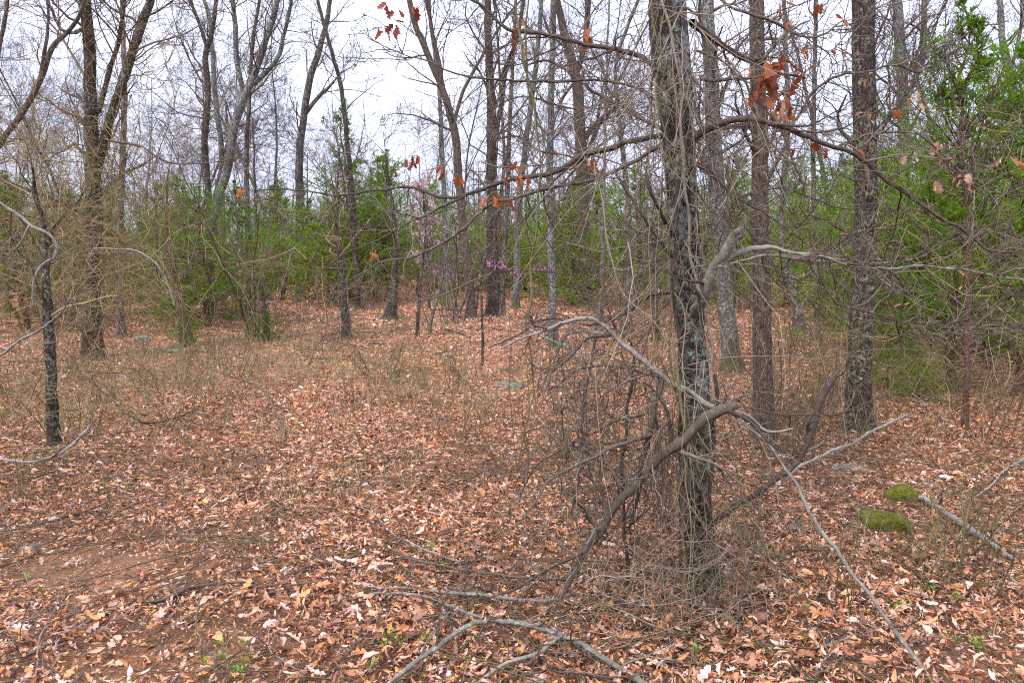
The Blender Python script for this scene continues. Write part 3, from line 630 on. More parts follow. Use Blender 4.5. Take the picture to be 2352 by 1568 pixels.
# the other trees whose trunks can be told apart
T = hero
T('slender brown oak with fine straight furrows, standing just right of the vine-hung oak', [[(1750, 1045, 6.7, 56), (1752, 900, 6.7, 46), (1750, 700, 6.7, 42), (1746, 500, 6.7, 38), (1745, 300, 6.7, 36), (1740, 150, 6.7, 34), (1738, -10, 6.7, 33)],
   [(1742, 320, 6.7, 14), (1720, 290, 6.6, 13), (1680, 292, 6.5, 12), (1640, 305, 6.4, 9), (1600, 330, 6.4, 6)]], 'bark_brown', s=56, amp=.006, cell=.016, ring=.02, seed=3, k1=14, L1=1.1, t0=.4, depth=4, wob=.004, rr=.3)
T('thick dark trunk with yellow green lichen patches, in front of the cedars', [[(1970, 1028, 7.0, 66), (1972, 900, 7.0, 56), (1978, 750, 7.0, 54), (1986, 600, 7.0, 50), (1990, 450, 7.0, 50), (1986, 300, 7.0, 50), (1984, 100, 7.0, 50), (1982, -20, 7.0, 48)],
   [(1992, 340, 7.0, 16), (2030, 285, 7.2, 14), (2075, 225, 7.4, 12), (2100, 190, 7.5, 9)]], 'bark_dark', s=56, amp=.008, cell=.02, ring=.02, seed=4, k1=14, L1=1.1, t0=.35, depth=4, wob=.004, rr=.3)
T('grey lichened trunk right behind the vine-hung oak', [[(1682, 888, 11, 42), (1672, 750, 11, 38), (1660, 600, 11, 36), (1648, 450, 11, 34), (1638, 280, 11, 34), (1630, 120, 11, 32), (1622, -20, 11, 30)]], 'bark_grey', s=32, amp=.008, ring=.04, seed=5, k1=14, L1=1.6, depth=4)
T('stout forked tree wrapped in tan vines at the left', [[(215, 832, 12.2, 44), (213, 700, 12.2, 38), (217, 560, 12.2, 36), (215, 430, 12.2, 34), (212, 330, 12.2, 30), (208, 200, 12.2, 28), (203, 90, 12.2, 26), (193, -20, 12.2, 25)],
   [(218, 400, 12.2, 25), (240, 320, 12.1, 23), (262, 250, 12, 21), (290, 160, 12, 20), (322, 70, 12, 20), (352, -20, 12, 18)], [(225, 260, 12.2, 13), (250, 170, 12.3, 12), (275, 80, 12.3, 11), (287, -15, 12.3, 11)],
   [(205, 60, 12.2, 10), (160, 75, 12, 9), (135, 60, 12, 8), (118, 20, 12, 7)]], 'bark_dark', s=36, amp=.012, ring=.04, cell=.03, seed=6, k1=14, L1=1.9, depth=4, kk=(6, 4, 3))
T('small dark trunk at the left edge among pale twigs', [[(125, 1030, 6.6, 32), (119, 900, 6.6, 27), (112, 760, 6.6, 24), (106, 640, 6.6, 22), (106, 570, 6.6, 19), (125, 525, 6.6, 13), (150, 495, 6.6, 8), (185, 455, 6.6, 4), (200, 420, 6.6, 2)],
   [(106, 570, 6.6, 16), (100, 500, 6.6, 13), (80, 440, 6.6, 11), (75, 380, 6.6, 8), (50, 300, 6.6, 6)]], 'bark_dark', s=36, amp=.006, cell=.018, ring=.025, seed=7, k1=14, L1=.9, t0=.45, depth=4, twig='twig_tan')
T('thin straight grey trunk beside the forked vine-wrapped tree', [[(280, 778, 15.6, 20), (273, 650, 15.6, 17), (277, 500, 15.6, 15), (282, 350, 15.6, 13), (286, 200, 15.6, 12), (282, 60, 15.6, 10), (280, -20, 15.6, 9)]], 'bark_far', seed=8, k1=12, L1=1.5, depth=3)
T('tree with three rising grey forks above the left cedars', [[(478, 700, 21, 24), (486, 560, 21, 22), (500, 460, 21, 21), (522, 390, 21, 20), (537, 300, 21, 19), (556, 230, 21, 19), (580, 185, 21, 16), (605, 110, 21, 14), (625, 50, 21, 13), (640, -15, 21, 12)],
   [(562, 220, 21, 12), (545, 150, 21, 12), (540, 60, 21, 11), (533, -20, 21, 10)], [(578, 195, 21, 11), (612, 165, 21, 11), (640, 130, 21, 10), (652, 80, 21, 9), (668, 10, 21, 8), (676, -40, 21, 7)]], 'bark_grey', s=20, seed=9, k1=12, L1=2.6, depth=4, rmin=.003)
T('dark crooked trunk between grey stems, above the left cedars', [[(474, 690, 24, 16), (480, 480, 24, 15), (470, 330, 24, 15), (478, 220, 24, 14), (472, 130, 24, 13), (490, 60, 24, 10), (498, -20, 24, 8)], [(478, 120, 24, 9), (460, 60, 24, 8), (440, 10, 24, 7), (430, -20, 24, 6)]], 'bark_dark', seed=10, k1=12, L1=2.6, depth=4, rmin=.003)
T('pale grey stem rising left of the three-forked tree', [[(512, 690, 26, 14), (510, 480, 26, 13), (508, 340, 26, 12), (495, 230, 26, 12), (488, 120, 26, 10), (480, 40, 26, 9), (462, -20, 26, 8)]], 'bark_grey', seed=11, k1=12, L1=2.6, depth=4, rmin=.003)
T('brown trunk that curves up and forks at the middle left, against open sky', [[(690, 690, 29, 19), (688, 480, 29, 18), (688, 350, 29, 17), (698, 270, 29, 16), (710, 190, 29, 15), (735, 110, 29, 13), (752, 40, 29, 11), (762, -30, 29, 10)], [(700, 262, 29, 10), (730, 225, 29, 9), (760, 195, 29, 8), (790, 160, 29, 7)]], 'bark_far', seed=12, k1=14, L1=2.6, depth=4, rmin=.0035)
T('thin dark leaning stem right of the middle-left fork', [[(822, 700, 24, 13), (812, 480, 24, 12), (798, 330, 24, 11), (785, 210, 24, 10), (765, 130, 24, 9), (745, 60, 24, 8), (722, -30, 24, 7)]], 'bark_dark', seed=13, k1=12, L1=2.2, depth=3, rmin=.003)
T('short dark vine-choked trunk in the middle distance', [[(797, 793, 14.5, 22), (790, 700, 14.5, 18), (785, 620, 14.5, 17), (776, 545, 14.5, 13), (768, 450, 14.5, 9), (750, 350, 14.5, 6)]], 'bark_dark', s=20, seed=14, k1=18, L1=1.1, t0=.1, depth=3, twig='twig_tan', wig=.3)
T('stocky leaning dark trunk in the middle distance', [[(893, 722, 20, 30), (903, 670, 20, 20), (908, 600, 20, 15), (905, 500, 20, 12), (890, 400, 20, 9), (880, 300, 20, 7)]], 'bark_dark', s=20, seed=15, k1=12, L1=1.8, depth=3, rmin=.003)
T('brown sinuous trunk leaning left, forking under the open sky at the centre', [[(1084, 742, 20, 23), (1078, 650, 20, 20), (1066, 550, 20, 19), (1055, 430, 20, 19), (1048, 330, 20, 18), (1034, 260, 20, 17), (1010, 190, 20, 15), (980, 120, 20, 14), (955, 60, 20, 13), (935, -20, 20, 12)],
   [(1018, 205, 20, 11), (1005, 130, 20, 10), (990, 60, 20, 9), (976, -20, 20, 8)], [(1042, 285, 20, 9), (1062, 215, 20, 8), (1090, 160, 20, 7), (1130, 90, 20, 6), (1170, 30, 20, 5)]], 'bark_brown', s=24, seed=16, k1=12, L1=2.2, depth=4, rmin=.0028)
T('straight dark trunk at the centre, behind the purple blossoms', [[(1132, 732, 21, 30), (1133, 650, 21, 26), (1130, 500, 21, 25), (1129, 350, 21, 23), (1128, 230, 21, 21), (1122, 110, 21, 17), (1120, -20, 21, 14)], [(1134, 330, 21, 12), (1150, 250, 21, 11), (1162, 160, 21, 10), (1190, 80, 21, 9), (1205, -20, 21, 8)]], 'bark_dark', s=24, seed=17, k1=14, L1=2.2, depth=4, rmin=.0028)
T('thin trunk pressed against the straight dark central trunk', [[(1153, 715, 20.4, 14), (1157, 600, 20.4, 13), (1165, 450, 20.4, 12), (1170, 300, 20.4, 10), (1180, 100, 20.4, 8), (1185, -20, 20.4, 7)]], 'bark_far', seed=18, k1=10, L1=2, depth=3)
T('grey trunk with a mossy foot, right of the purple blossoms', [[(1185, 706, 25, 18), (1187, 600, 25, 15), (1190, 480, 25, 15), (1205, 350, 25, 13), (1225, 200, 25, 12), (1240, 60, 25, 10), (1245, -20, 25, 9)]], 'bark_grey', s=18, seed=19, k1=12, L1=2.4, depth=4, rmin=.003)
T('slim straight grey trunk with pale lichen bands and a mossy base', [[(1272, 806, 13.4, 24), (1270, 730, 13.4, 19), (1267, 620, 13.4, 18), (1264, 480, 13.4, 17), (1264, 330, 13.4, 16), (1267, 180, 13.4, 15), (1270, 50, 13.4, 14), (1272, -20, 13.4, 14)], [(1266, 300, 13.4, 8), (1290, 230, 13.4, 8), (1330, 170, 13.4, 7)]], 'bark_grey', s=30, amp=.004, ring=.05, seed=20, k1=12, L1=1.6, depth=4)
T('broad brown trunk rising behind the central cedars', [[(1345, 700, 26, 32), (1342, 560, 26, 30), (1338, 420, 26, 28), (1332, 300, 26, 26), (1326, 200, 26, 25), (1308, 120, 26, 20), (1290, 50, 26, 17), (1275, -20, 26, 14)], [(1325, 170, 26, 13), (1345, 90, 26, 13), (1352, -20, 26, 11)], [(1340, 320, 26, 14), (1370, 285, 26, 14), (1410, 250, 26, 12), (1450, 220, 26, 9)]], 'bark_brown', s=24, seed=21, k1=12, L1=2.5, depth=4, rmin=.003)
T('dark brown dead stem just left of the vine-hung oak', [[(1507, 760, 14.8, 17), (1504, 690, 14.8, 15), (1504, 600, 14.8, 14), (1510, 530, 14.8, 14), (1520, 470, 14.8, 10)]], 'bark_dark', s=16, seed=22, k1=6, L1=.9, depth=3)
T('grey straight trunk above the right cedars', [[(2080, 760, 14, 30), (2078, 500, 14, 27), (2076, 300, 14, 26), (2070, 150, 14, 24), (2064, 50, 14, 22), (2058, -20, 14, 20)], [(2072, 250, 14, 14), (2095, 200, 14, 13), (2118, 130, 14, 15), (2122, 60, 14, 14), (2125, -20, 14, 13)]], 'bark_grey', s=26, seed=23, k1=12, L1=1.8, depth=4)
T('pale bending tree behind the cedars at the right edge', [[(2352, 720, 17, 22), (2350, 450, 17, 20), (2345, 300, 17, 19), (2325, 200, 17, 18), (2305, 110, 17, 15), (2298, 20, 17, 12), (2295, -20, 17, 11)], [(2318, 180, 17, 9), (2345, 60, 17, 8), (2350, -20, 17, 7)]], 'bark_grey', s=20, seed=24, k1=14, L1=1.9, depth=4)
T('lichened leaning trunk between the brown oak and the thick dark trunk', [[(1838, 782, 16.5, 28), (1832, 720, 16.5, 22), (1815, 640, 16.5, 18), (1798, 560, 16.5, 15), (1800, 420, 16.5, 13), (1810, 280, 16.5, 12), (1805, 120, 16.5, 10), (1800, -20, 16.5, 9)]], 'bark_grey', s=22, seed=25, k1=14, L1=1.8, depth=4)
T('leaning trunk crossing the upper left corner', [[(-160, 900, 9, 20), (-120, 600, 9, 17), (-60, 440, 9, 15), (0, 330, 9, 14), (50, 260, 9, 13), (95, 180, 9, 13), (120, 110, 9, 12), (150, 80, 9, 9), (180, 40, 9, 9), (200, -20, 9, 7)], [(95, 175, 9, 10), (110, 60, 9, 7), (105, -20, 9, 6)], [(-60, 440, 9, 12), (-20, 200, 9, 10), (10, 60, 9, 9), (20, -20, 9, 8)]], 'bark_brown', s=20, amp=.003, seed=26, k1=14, L1=1.2, t0=.3, depth=4, twig='twig_tan')
T('thin lichened sapling leaning right, under the purple blossoms', [[(985, 762, 15.5, 7), (1000, 700, 15.5, 7), (1018, 630, 15.5, 6), (1030, 560, 15.5, 5), (1035, 480, 15.5, 3)]], 'bark_grey', s=8, seed=27, k1=8, L1=.7, depth=3, amp=.001)
T('dark sapling left of the leaning lichened one', [[(958, 786, 15, 10), (960, 720, 15, 8), (966, 650, 15, 8), (972, 590, 15, 6), (980, 500, 15, 4), (985, 400, 15, 3)]], 'bark_dark', s=8, seed=28, k1=9, L1=.8, depth=3, amp=.001)
T('slender sapling rising alone from the open leaves at the centre', [[(1107, 845, 11.5, 6), (1108, 760, 11.5, 6), (1106, 680, 11.5, 5), (1104, 600, 11.5, 4), (1098, 480, 11.5, 3)]], 'bark_dark', s=8, seed=29, k1=8, L1=.6, depth=3, amp=.0008)
T('straight sapling with pale patches, right of the central clearing', [[(1380, 752, 16.2, 12), (1382, 650, 16.2, 9), (1385, 540, 16.2, 8), (1388, 420, 16.2, 7), (1390, 280, 16.2, 6), (1395, 120, 16.2, 5), (1400, -20, 16.2, 4)]], 'bark_grey', s=10, seed=30, k1=10, L1=1.2, depth=3, amp=.001)
T('bare reddish stem with long low side branches at the right', [[(2216, 1002, 7.1, 16), (2218, 900, 7.1, 14), (2222, 760, 7.1, 13), (2226, 640, 7.1, 12), (2224, 500, 7.1, 10), (2215, 350, 7.2, 8), (2200, 200, 7.3, 4)]], 'bark_cedar', s=14, seed=31, k1=26, L1=1.1, t0=.2, depth=3, amp=.002, up=.03, wig=.1, ext=0)
T('stump-like dead trunk with a green foot left of the middle', [[(612, 786, 14.6, 18), (610, 740, 14.6, 14), (606, 690, 14.6, 11), (600, 640, 14.6, 6)]], 'bark_dark', s=12, seed=32, k1=6, L1=.5, depth=2, amp=.002)
T('brown trunk leaning left with cedar sprigs at its foot', [[(432, 795, 14.2, 30), (424, 750, 14.2, 24), (410, 690, 14.2, 14), (395, 620, 14.2, 11), (382, 540, 14.2, 9), (385, 420, 14.2, 7), (400, 300, 14.2, 5)]], 'bark_cedar', s=16, seed=33, k1=16, L1=1.0, t0=.25, depth=3, amp=.002)
T('slim trunk between the left cedars and the sky gap', [[(570, 700, 22, 12), (568, 500, 22, 12), (566, 350, 22, 11), (572, 240, 22, 9), (580, 100, 22, 8), (600, -20, 22, 7)]], 'bark_far', seed=34, k1=12, L1=2.2, depth=3, rmin=.003)
T('dark stem rising just right of the sky gap', [[(1025, 690, 27, 13), (1022, 500, 27, 12), (1015, 350, 27, 11), (1008, 200, 27, 9), (990, 60, 27, 8), (985, -20, 27, 7)]], 'bark_grey', seed=35, k1=12, L1=2.4, depth=3, rmin=.003)
T('lean grey trunk high behind the upper right limbs', [[(1440, 730, 19, 12), (1445, 500, 19, 11), (1425, 300, 19, 11), (1415, 150, 19, 9), (1450, 40, 19, 8), (1475, -20, 19, 7)]], 'bark_far', seed=36, k1=14, L1=2, depth=4, rmin=.0025)
T('thin stem between the brown oak and the thick dark trunk, higher up', [[(1880, 790, 15, 12), (1875, 600, 15, 11), (1868, 400, 15, 11), (1870, 200, 15, 10), (1875, -20, 15, 9)]], 'bark_far', seed=37, k1=14, L1=1.6, depth=4)

# ------------------------------------------------------------------ shared woodland trees
def generic_tree(seed, h=11.0, r0=.10, first=.3, lean=.05, n1=15, kk=(6, 5, 3), rmin=.004, fork=False):
    rng = np.random.default_rng(seed); m = 16
    d = np.array([rng.normal(0, lean), rng.normal(0, lean), 1.]); q = [np.zeros(3)]
    for k in range(m - 1):
        d = d + rng.normal(0, .06, 3) * np.array([1, 1, 0]); d /= np.linalg.norm(d); q.append(q[-1] + d * h / (m - 1))
    q = np.array(q); q[:, 2] -= .1; r = r0 * (1 - .85 * np.linspace(0, 1, m) ** 1.1)
    lines = [(q, r)]
    if fork:
        k = int(m * rng.uniform(.3, .5)); f = q[k:].copy(); off = np.linspace(0, 1, len(f))[:, None] * np.array([rng.choice([-1, 1]) * rng.uniform(1.2, 2.4), rng.normal(0, 1), -.6]); lines.append((f + off, r[k:] * .75))
    a = Acc()
    for l, rr_ in lines: trunk_mesh(a, l, rr_, 9, .003, .04, .35, .3, rng, base=True)
    tm = a.mesh('trunk', M['bark_far'])
    a = Acc(); crown(a, rng, lines, n1, h * .28, False, first, 4, up=.07, kk=kk, rmin=rmin, rr=.4, s1=5)
    return tm, a.mesh('crown', M['twig_far'])
GEN = [generic_tree(100 + k, h=9 + k % 3 * 1.8, r0=.055 + .014 * (k % 4), first=.18 + .06 * (k % 3), lean=.04 + .03 * (k % 3), fork=k % 2 == 0) for k in range(7)]

def plant(meshes, x, y, sc, rz, name, label, cat, group, sz=None):
    e = tag(link(name, None), label, cat, group); e.location = (x, y, float(ground_z(x, y))); e.rotation_euler = (0, 0, rz); e.scale = (sc, sc, sz or sc)
    link('trunk', meshes[0], e); link('crown', meshes[1], e)
    if len(meshes) > 2:
        link('foliage', meshes[2], e)
    return e

LMK = [(20, 'left edge of the frame'), (112, 'small dark trunk at the left'), (215, 'vine-wrapped tree'), (278, 'thin straight grey trunk'), (425, 'brown trunk leaning left'), (487, 'dark-stemmed cedar'), (612, 'stump-like dead trunk'), (690, 'brown trunk curving to a fork'), (790, 'dark vine-choked trunk'), (900, 'stocky leaning trunk'), (985, 'leaning lichened sapling'), (1070, 'sinuous brown trunk'), (1132, 'straight dark central trunk'), (1188, 'grey trunk with mossy foot'), (1268, 'slim lichen-banded trunk'), (1385, 'sapling with pale patches'), (1505, 'dead brown stem'), (1590, 'vine-hung oak'), (1665, 'grey lichened trunk'), (1750, 'straight brown oak'), (1830, 'lichened leaning trunk'), (1980, 'thick dark trunk'), (2078, 'grey trunk among cedars'), (2216, 'reddish stem'), (2335, 'right edge of the frame')]
def where(x, y):
    px = W0 / 2 + FPX * x / (y * math.cos(TH) + 1e-6)
    q = min(LMK, key=lambda l: abs(l[0] - px)); d = px - q[0]
    return ('behind' if abs(d) < 14 else ('right of' if d > 0 else 'left of')) + ' the ' + q[1]
rg = np.random.default_rng(77); pts_used = []
cnt = 0
while cnt < 84:
    y = math.sqrt(rg.uniform(17 ** 2, 62 ** 2)); x = rg.uniform(-1, 1) * (.72 * y + 3)
    if y < 30 and rg.random() < .55: continue
    if -.30 * y < x < -.02 * y and rg.random() < .5: continue
    if any((x - a_) ** 2 + (y - b_) ** 2 < 2.0 for a_, b_ in pts_used): continue
    pts_used.append((x, y))
    far = y > 38
    gk = int(rg.integers(0, 7)); gs = rg.uniform(.75, 1.2); wd_ = ('stout' if gk % 4 > 1 else 'slim') + (' forked' if gk % 2 == 0 else ' single-stemmed')
    plant(GEN[gk], x, y, gs, rg.uniform(0, 6.28), 'bare_tree',
          (wd_ + ' bare far tree ' if far else wd_ + ' middle-distance tree ') + where(x, y), 'tree', 'far bare trees behind the clearing' if far else 'slim bare trees in the middle distance')
    cnt += 1

# distant woods that read as one mass
a = Acc(); rg2 = np.random.default_rng(9)
n_ = 520; y = rg2.uniform(58, 95, n_); x = rg2.uniform(-1, 1, n_) * (.75 * y + 4); h = rg2.uniform(4, 10, n_)
t = np.linspace(0, 1, 5)[None]; lx = rg2.normal(0, .8, (n_, 1))
P = np.stack([x[:, None] + lx * t, y[:, None] + 0 * t, ground_z(x, y)[:, None] - .2 + h[:, None] * t], -1); R = .10 * rg2.uniform(.4, 1.3, (n_, 1)) * (1 - .8 * t)
a.tubes(P, R, 4)
P1, R1 = grow(rg2, P, R, 9, t0=.1, L=.3, ang=.7, n=4, wig=.15, up=.08, rr=.5, rmin=.012); a.tubes(P1, R1, 3)
P2, R2 = grow(rg2, P1, R1, 3, L=.6, ang=.7, n=3, wig=.15, up=.05, rr=.6, rmin=.010); a.tubes(P2, R2, 3)
tag(link('distant_woods', a.mesh('distant_woods', M['twig_far'])), 'grey brown haze of bare woods beyond the trees', 'woods', kind='stuff')

# ------------------------------------------------------------------ cedars
def cedar(seed, h=4.5, wid=1.25, n1=80, kk=(8, 6), blades=9, bl=.06, low=.1, mat='cedar', sparse=0.0):
    # branches are long and loose so that sky and stems show between the sprays
    rng = np.random.default_rng(seed); m = 14
    q = np.zeros((m, 3)); q[:, 2] = np.linspace(-.05, h, m); q[:, 0] = np.cumsum(rng.normal(0, .03, m)); q[:, 1] = np.cumsum(rng.normal(0, .03, m))
    r = .055 * (1 - .9 * np.linspace(0, 1, m)); a = Acc(); trunk_mesh(a, q, r, 9, .003, .02, .12, .3, rng)
    tm = a.mesh('trunk', M['bark_cedar'])
    t = np.sort(low + (1 - low) * (1 - (1 - rng.random(n1)) ** .75) * .99); f = t * (m - 1); i = np.clip(f.astype(int), 0, m - 2); pos = q[i] + (q[i + 1] - q[i]) * (f - i)[:, None]
    az = np.arange(n1) * 2.4 + rng.normal(0, .4, n1)
    prof = (1 - t) ** .72 * (.55 + .45 * np.clip((t - low) / .2, 0, 1)) + .06
    ln = wid * prof * rng.uniform(.35, 1.5, n1); el = .15 + .9 * t + rng.normal(0, .12, n1)
    d = np.stack([np.cos(az) * np.cos(el), np.sin(az) * np.cos(el), np.sin(el)], -1)
    P = [pos]; nn = 7
    for k in range(nn - 1):
        d = d + rng.normal(0, .09, d.shape) + np.array([0, 0, .07]); d /= np.linalg.norm(d, axis=1, keepdims=True); P.append(P[-1] + d * (ln / (nn - 1))[:, None])
    P1 = np.stack(P, 1); R1 = np.linspace(.010, .003, nn)[None] * np.ones((n1, 1)); a = Acc(); a.tubes(P1, R1, 4)
    P2, R2 = grow(rng, P1, R1, kk[0], t0=.25, t1=1, L=.42, ang=.75, n=5, wig=.12, up=.05, rr=.6, rmin=.002); a.tubes(P2, R2, 3)
    P3, R3 = grow(rng, P2, R2, kk[1], t0=.15, t1=1, L=.6, ang=.6, n=4, wig=.1, up=.06, rr=.7, rmin=.0015)
    cm = a.mesh('crown', M['bark_cedar'])
    if sparse: keep = rng.random(len(P3)) > sparse; P3 = P3[keep]
    # blades of scale foliage along the last shoots
    N = len(P3); tt = rng.uniform(.0, 1., (N, blades)); f = tt * 3; i = np.clip(f.astype(int), 0, 2); ar = np.arange(N)[:, None]
    A, B = P3[ar, i], P3[ar, i + 1]; b0 = A + (B - A) * (f - i)[..., None]; tn = B - A; tn /= np.maximum(np.linalg.norm(tn, axis=-1, keepdims=True), 1e-9)
    dd = tn + rng.normal(0, .30, b0.shape) + np.array([0, 0, .15]); dd /= np.linalg.norm(dd, axis=-1, keepdims=True)
    sd_ = np.cross(dd, rng.normal(0, 1, dd.shape)); sd_ /= np.linalg.norm(sd_, axis=-1, keepdims=True)
    L_ = bl * rng.uniform(.6, 1.4, (N, blades, 1)); w_ = L_ * .085
    L_ = L_ * (1 - .35 * np.clip(b0[..., 2:3] / h, 0, 1)); w_ = L_ * .10
    V = np.stack([b0, b0 + dd * L_ * .5 + sd_ * w_, b0 + dd * L_, b0 + dd * L_ * .5 - sd_ * w_], 2).reshape(-1, 3)
    # one island per shoot keeps the colour in clumps: join the blades of a shoot through a shared first vertex
    F = (np.arange(N * blades) * 4)[:, None] + np.array([[0, 1, 2, 3]])
    a = Acc(); a.add(V, F)
    return tm, cm, a.mesh('foliage', M[mat], False)
CED = [cedar(200, 4.6, 1.9, 84, (9, 6), 9, .064, low=.06), cedar(201, 4.2, 1.7, 70, (9, 6), 8, .066, low=.06), cedar(202, 3.6, 1.9, 66, (9, 6), 8, .066, low=.03), cedar(203, 4.4, 2.1, 60, (9, 6), 8, .065, mat='cedar_olive', sparse=.2, low=.05)]
CEDAR_LIST = [  # px, base py, mesh, height m, width factor, label
 (2188, 905, 0, 4.15, 1.15, 'tall cedar whose pointed top stands clear against the sky at the right'),
 (2335, 905, 0, 3.95, 1.2, 'cedar cut by the right edge of the picture, beside the tallest cedar'),
 (2270, 820, 1, 4.0, 1.3, 'cedar filling the gap behind the two nearest right-hand cedars'),
 (2090, 810, 2, 3.3, 1.2, 'loose olive cedar just right of the thick dark trunk'),
 (2010, 745, 2, 3.9, 1.3, 'cedar directly behind the thick dark trunk'),
 (1885, 735, 1, 3.6, 1.3, 'cedar between the brown oak and the thick dark trunk'),
 (1800, 705, 2, 4.2, 1.2, 'dark cedar behind the brown oak, on its right'),
 (1690, 712, 0, 4.4, 1.2, 'cedar behind the vine-hung oak, on its right'),
 (1560, 700, 1, 4.0, 1.3, 'cedar hidden behind the vine-hung oak trunk'),
 (1460, 706, 2, 4.1, 1.4, 'bushy bright cedar left of the vine-hung oak'),
 (1370, 692, 0, 4.4, 1.3, 'broad cedar in front of the broad brown trunk'),
 (1265, 680, 1, 4.3, 1.3, 'cedar behind the slim lichen-banded trunk'),
 (885, 692, 0, 4.8, 1.0, 'dense cedar with a pointed top in the middle distance left of centre'),
 (812, 690, 1, 6.2, .95, 'tallest narrow cedar left of centre, under the open sky'),
 (750, 700, 2, 3.3, 1.0, 'low cedar left of the narrow tall one'),
 (655, 690, 1, 4.0, 1.1, 'cedar filling the back of the left hollow'),
 (560, 735, 0, 3.3, 1.0, 'bright cedar right of the leaning brown trunk'),
 (487, 752, 2, 3.0, 1.15, 'cedar with a bare dark stem showing at its foot, left of centre'),
 (370, 735, 3, 3.3, 1.1, 'olive cedar left of the leaning brown trunk'),
 (170, 735, 3, 3.0, 1.4, 'olive cedar behind the small dark trunk at the left edge'),
 (60, 760, 3, 3.0, 1.4, 'yellowish cedar at the left edge'),
 (20, 715, 0, 3.6, 1.3, 'dark cedar deeper in at the left edge'),
 (2120, 700, 1, 4.6, 1.4, 'far cedar seen between the right-hand cedars'),
 (240, 690, 2, 3.6, 1.5, 'far cedar seen past the forked vine-wrapped tree'),
 (2040, 820, 2, 3.0, 1.2, 'low bushy cedar in front of the grey trunk among the right cedars'),
 (2320, 760, 3, 3.6, 1.3, 'olive cedar behind the one cut by the right edge'),
 (1930, 700, 0, 4.4, 1.3, 'cedar deeper in, left of the thick dark trunk'),
 (1620, 690, 2, 3.8, 1.3, 'cedar deeper in, between the vine-hung oak and the grey trunk'),
 (1320, 700, 2, 3.0, 1.3, 'low cedar right of the slim lichen-banded trunk'),
 (960, 678, 3, 3.0, 1.3, 'olive cedar in front of the pink blossom tree'),
 (440, 725, 1, 3.5, 1.4, 'cedar right behind the brown trunk leaning left'),
 (120, 700, 1, 3.4, 1.4, 'green cedar deeper in, past the small dark trunk at the left')]
ch = [4.6, 4.2, 3.6, 4.4]
for q, (px, py, v, hh, wf, lab) in enumerate(CEDAR_LIST):
    g_ = on_ground(px, py); s_ = hh / ch[v]
    plant(CED[v], g_[0], g_[1], s_ * wf * (1.3 if px < 1600 else 1.12), RS.uniform(0, 6.28), 'cedar_tree', lab, 'cedar', 'cedars of the understorey', sz=s_)
for k in range(52):
    y = rg.uniform(27, 48); x = rg.uniform(-1, 1) * (.7 * y)
    s_ = rg.uniform(.8, 1.15); plant(CED[rg.integers(0, 4)], x, y, s_ * 1.3, rg.uniform(0, 6.28), 'cedar_tree', 'far cedar among the bare trunks, ' + where(x, y), 'cedar', 'far cedars at the back', sz=s_)
# low sprigs: small seedlings of cedar
for (px, py, hh, lab) in ((428, 800, .55, 'small bright cedar seedling at the foot of the leaning brown trunk'), (1030, 715, .8, 'low yellowish cedar seedling under the purple blossoms'), (2040, 900, .7, 'low cedar seedling right of the thick dark trunk'), (2110, 930, .6, 'small cedar seedling by the reddish stem'), (1960, 760, 1.0, 'cedar seedling behind the thick dark trunk'), (610, 790, .6, 'cedar seedling at the stump-like dead trunk')):
    g_ = on_ground(px, py); s_ = hh / 3.6; plant(CED[2], g_[0], g_[1], s_ * 1.6, RS.uniform(0, 6), 'cedar_seedling', lab, 'cedar', 'cedar seedlings', sz=s_)

# ------------------------------------------------------------------ blossom trees
def blossoms(acc, rng, P, cnt, spread, size):
    N, m, _ = P.shape; t = rng.uniform(.1, 1, (N, cnt)) * (m - 1); i = np.clip(t.astype(int), 0, m - 2); ar = np.arange(N)[:, None]
    b = P[ar, i] + (P[ar, i + 1] - P[ar, i]) * (t - i)[..., None]; b = b.reshape(-1, 3) + rng.normal(0, spread, (N * cnt, 3))
    s_ = size * rng.uniform(.6, 1.3, len(b)); Rm = rotm(rng.uniform(0, 6, len(b)), rng.uniform(0, 6, len(b)), rng.uniform(0, 6, len(b)))
    q = np.array([[-1, 0, 0], [0, -1, .3], [1, 0, 0], [0, 1, .3]], float) * .5
    V = np.einsum('nij,vj->nvi', Rm, q) * s_[:, None, None] + b[:, None]
    acc.add(V.reshape(-1, 3), (np.arange(len(b)) * 4)[:, None] + np.array([[0, 1, 2, 3]]))

def blossom_tree(label, pts, mat, seed, k1, L1, cnt, spread, size, up=.06, D=None, t0=.3, cat='tree', name='blossom_tree', depth=3):
    rng = np.random.default_rng(seed); p, r = trace(pts, wob=.02, rng=rng); p, r = fix_base(p, r); root = p[0]
    e = tag(link(name, None), label, cat); e.location = tuple(root); q = p - root
    a = Acc(); trunk_mesh(a, q, r, 9, .002, .03, .12, .3, rng); link('trunk', a.mesh('trunk', M['bark_far']), e)
    a = Acc(); P, R = as_batch([(q, r)], 14); P1, R1 = grow(rng, P, R, k1, t0=t0, L=L1, rel=False, ang=.8, n=7, wig=.18, up=up, rr=.45, rmin=.005); a.tubes(P1, R1, 5)
    P2, R2 = grow(rng, P1, R1, 6, L=.55, n=5, wig=.2, up=up, rmin=.004); a.tubes(P2, R2, 3); P3, R3 = grow(rng, P2, R2, 4, L=.55, n=4, wig=.2, up=up, rmin=.003); a.tubes(P3, R3, 3)
    cr_ = link('crown', a.mesh('crown', M['twig_far']), e)
    a = Acc(); blossoms(a, rng, P3, cnt, spread, size); blossoms(a, rng, P2, cnt, spread, size); link('blossoms', a.mesh('blossoms', M[mat], False), cr_)
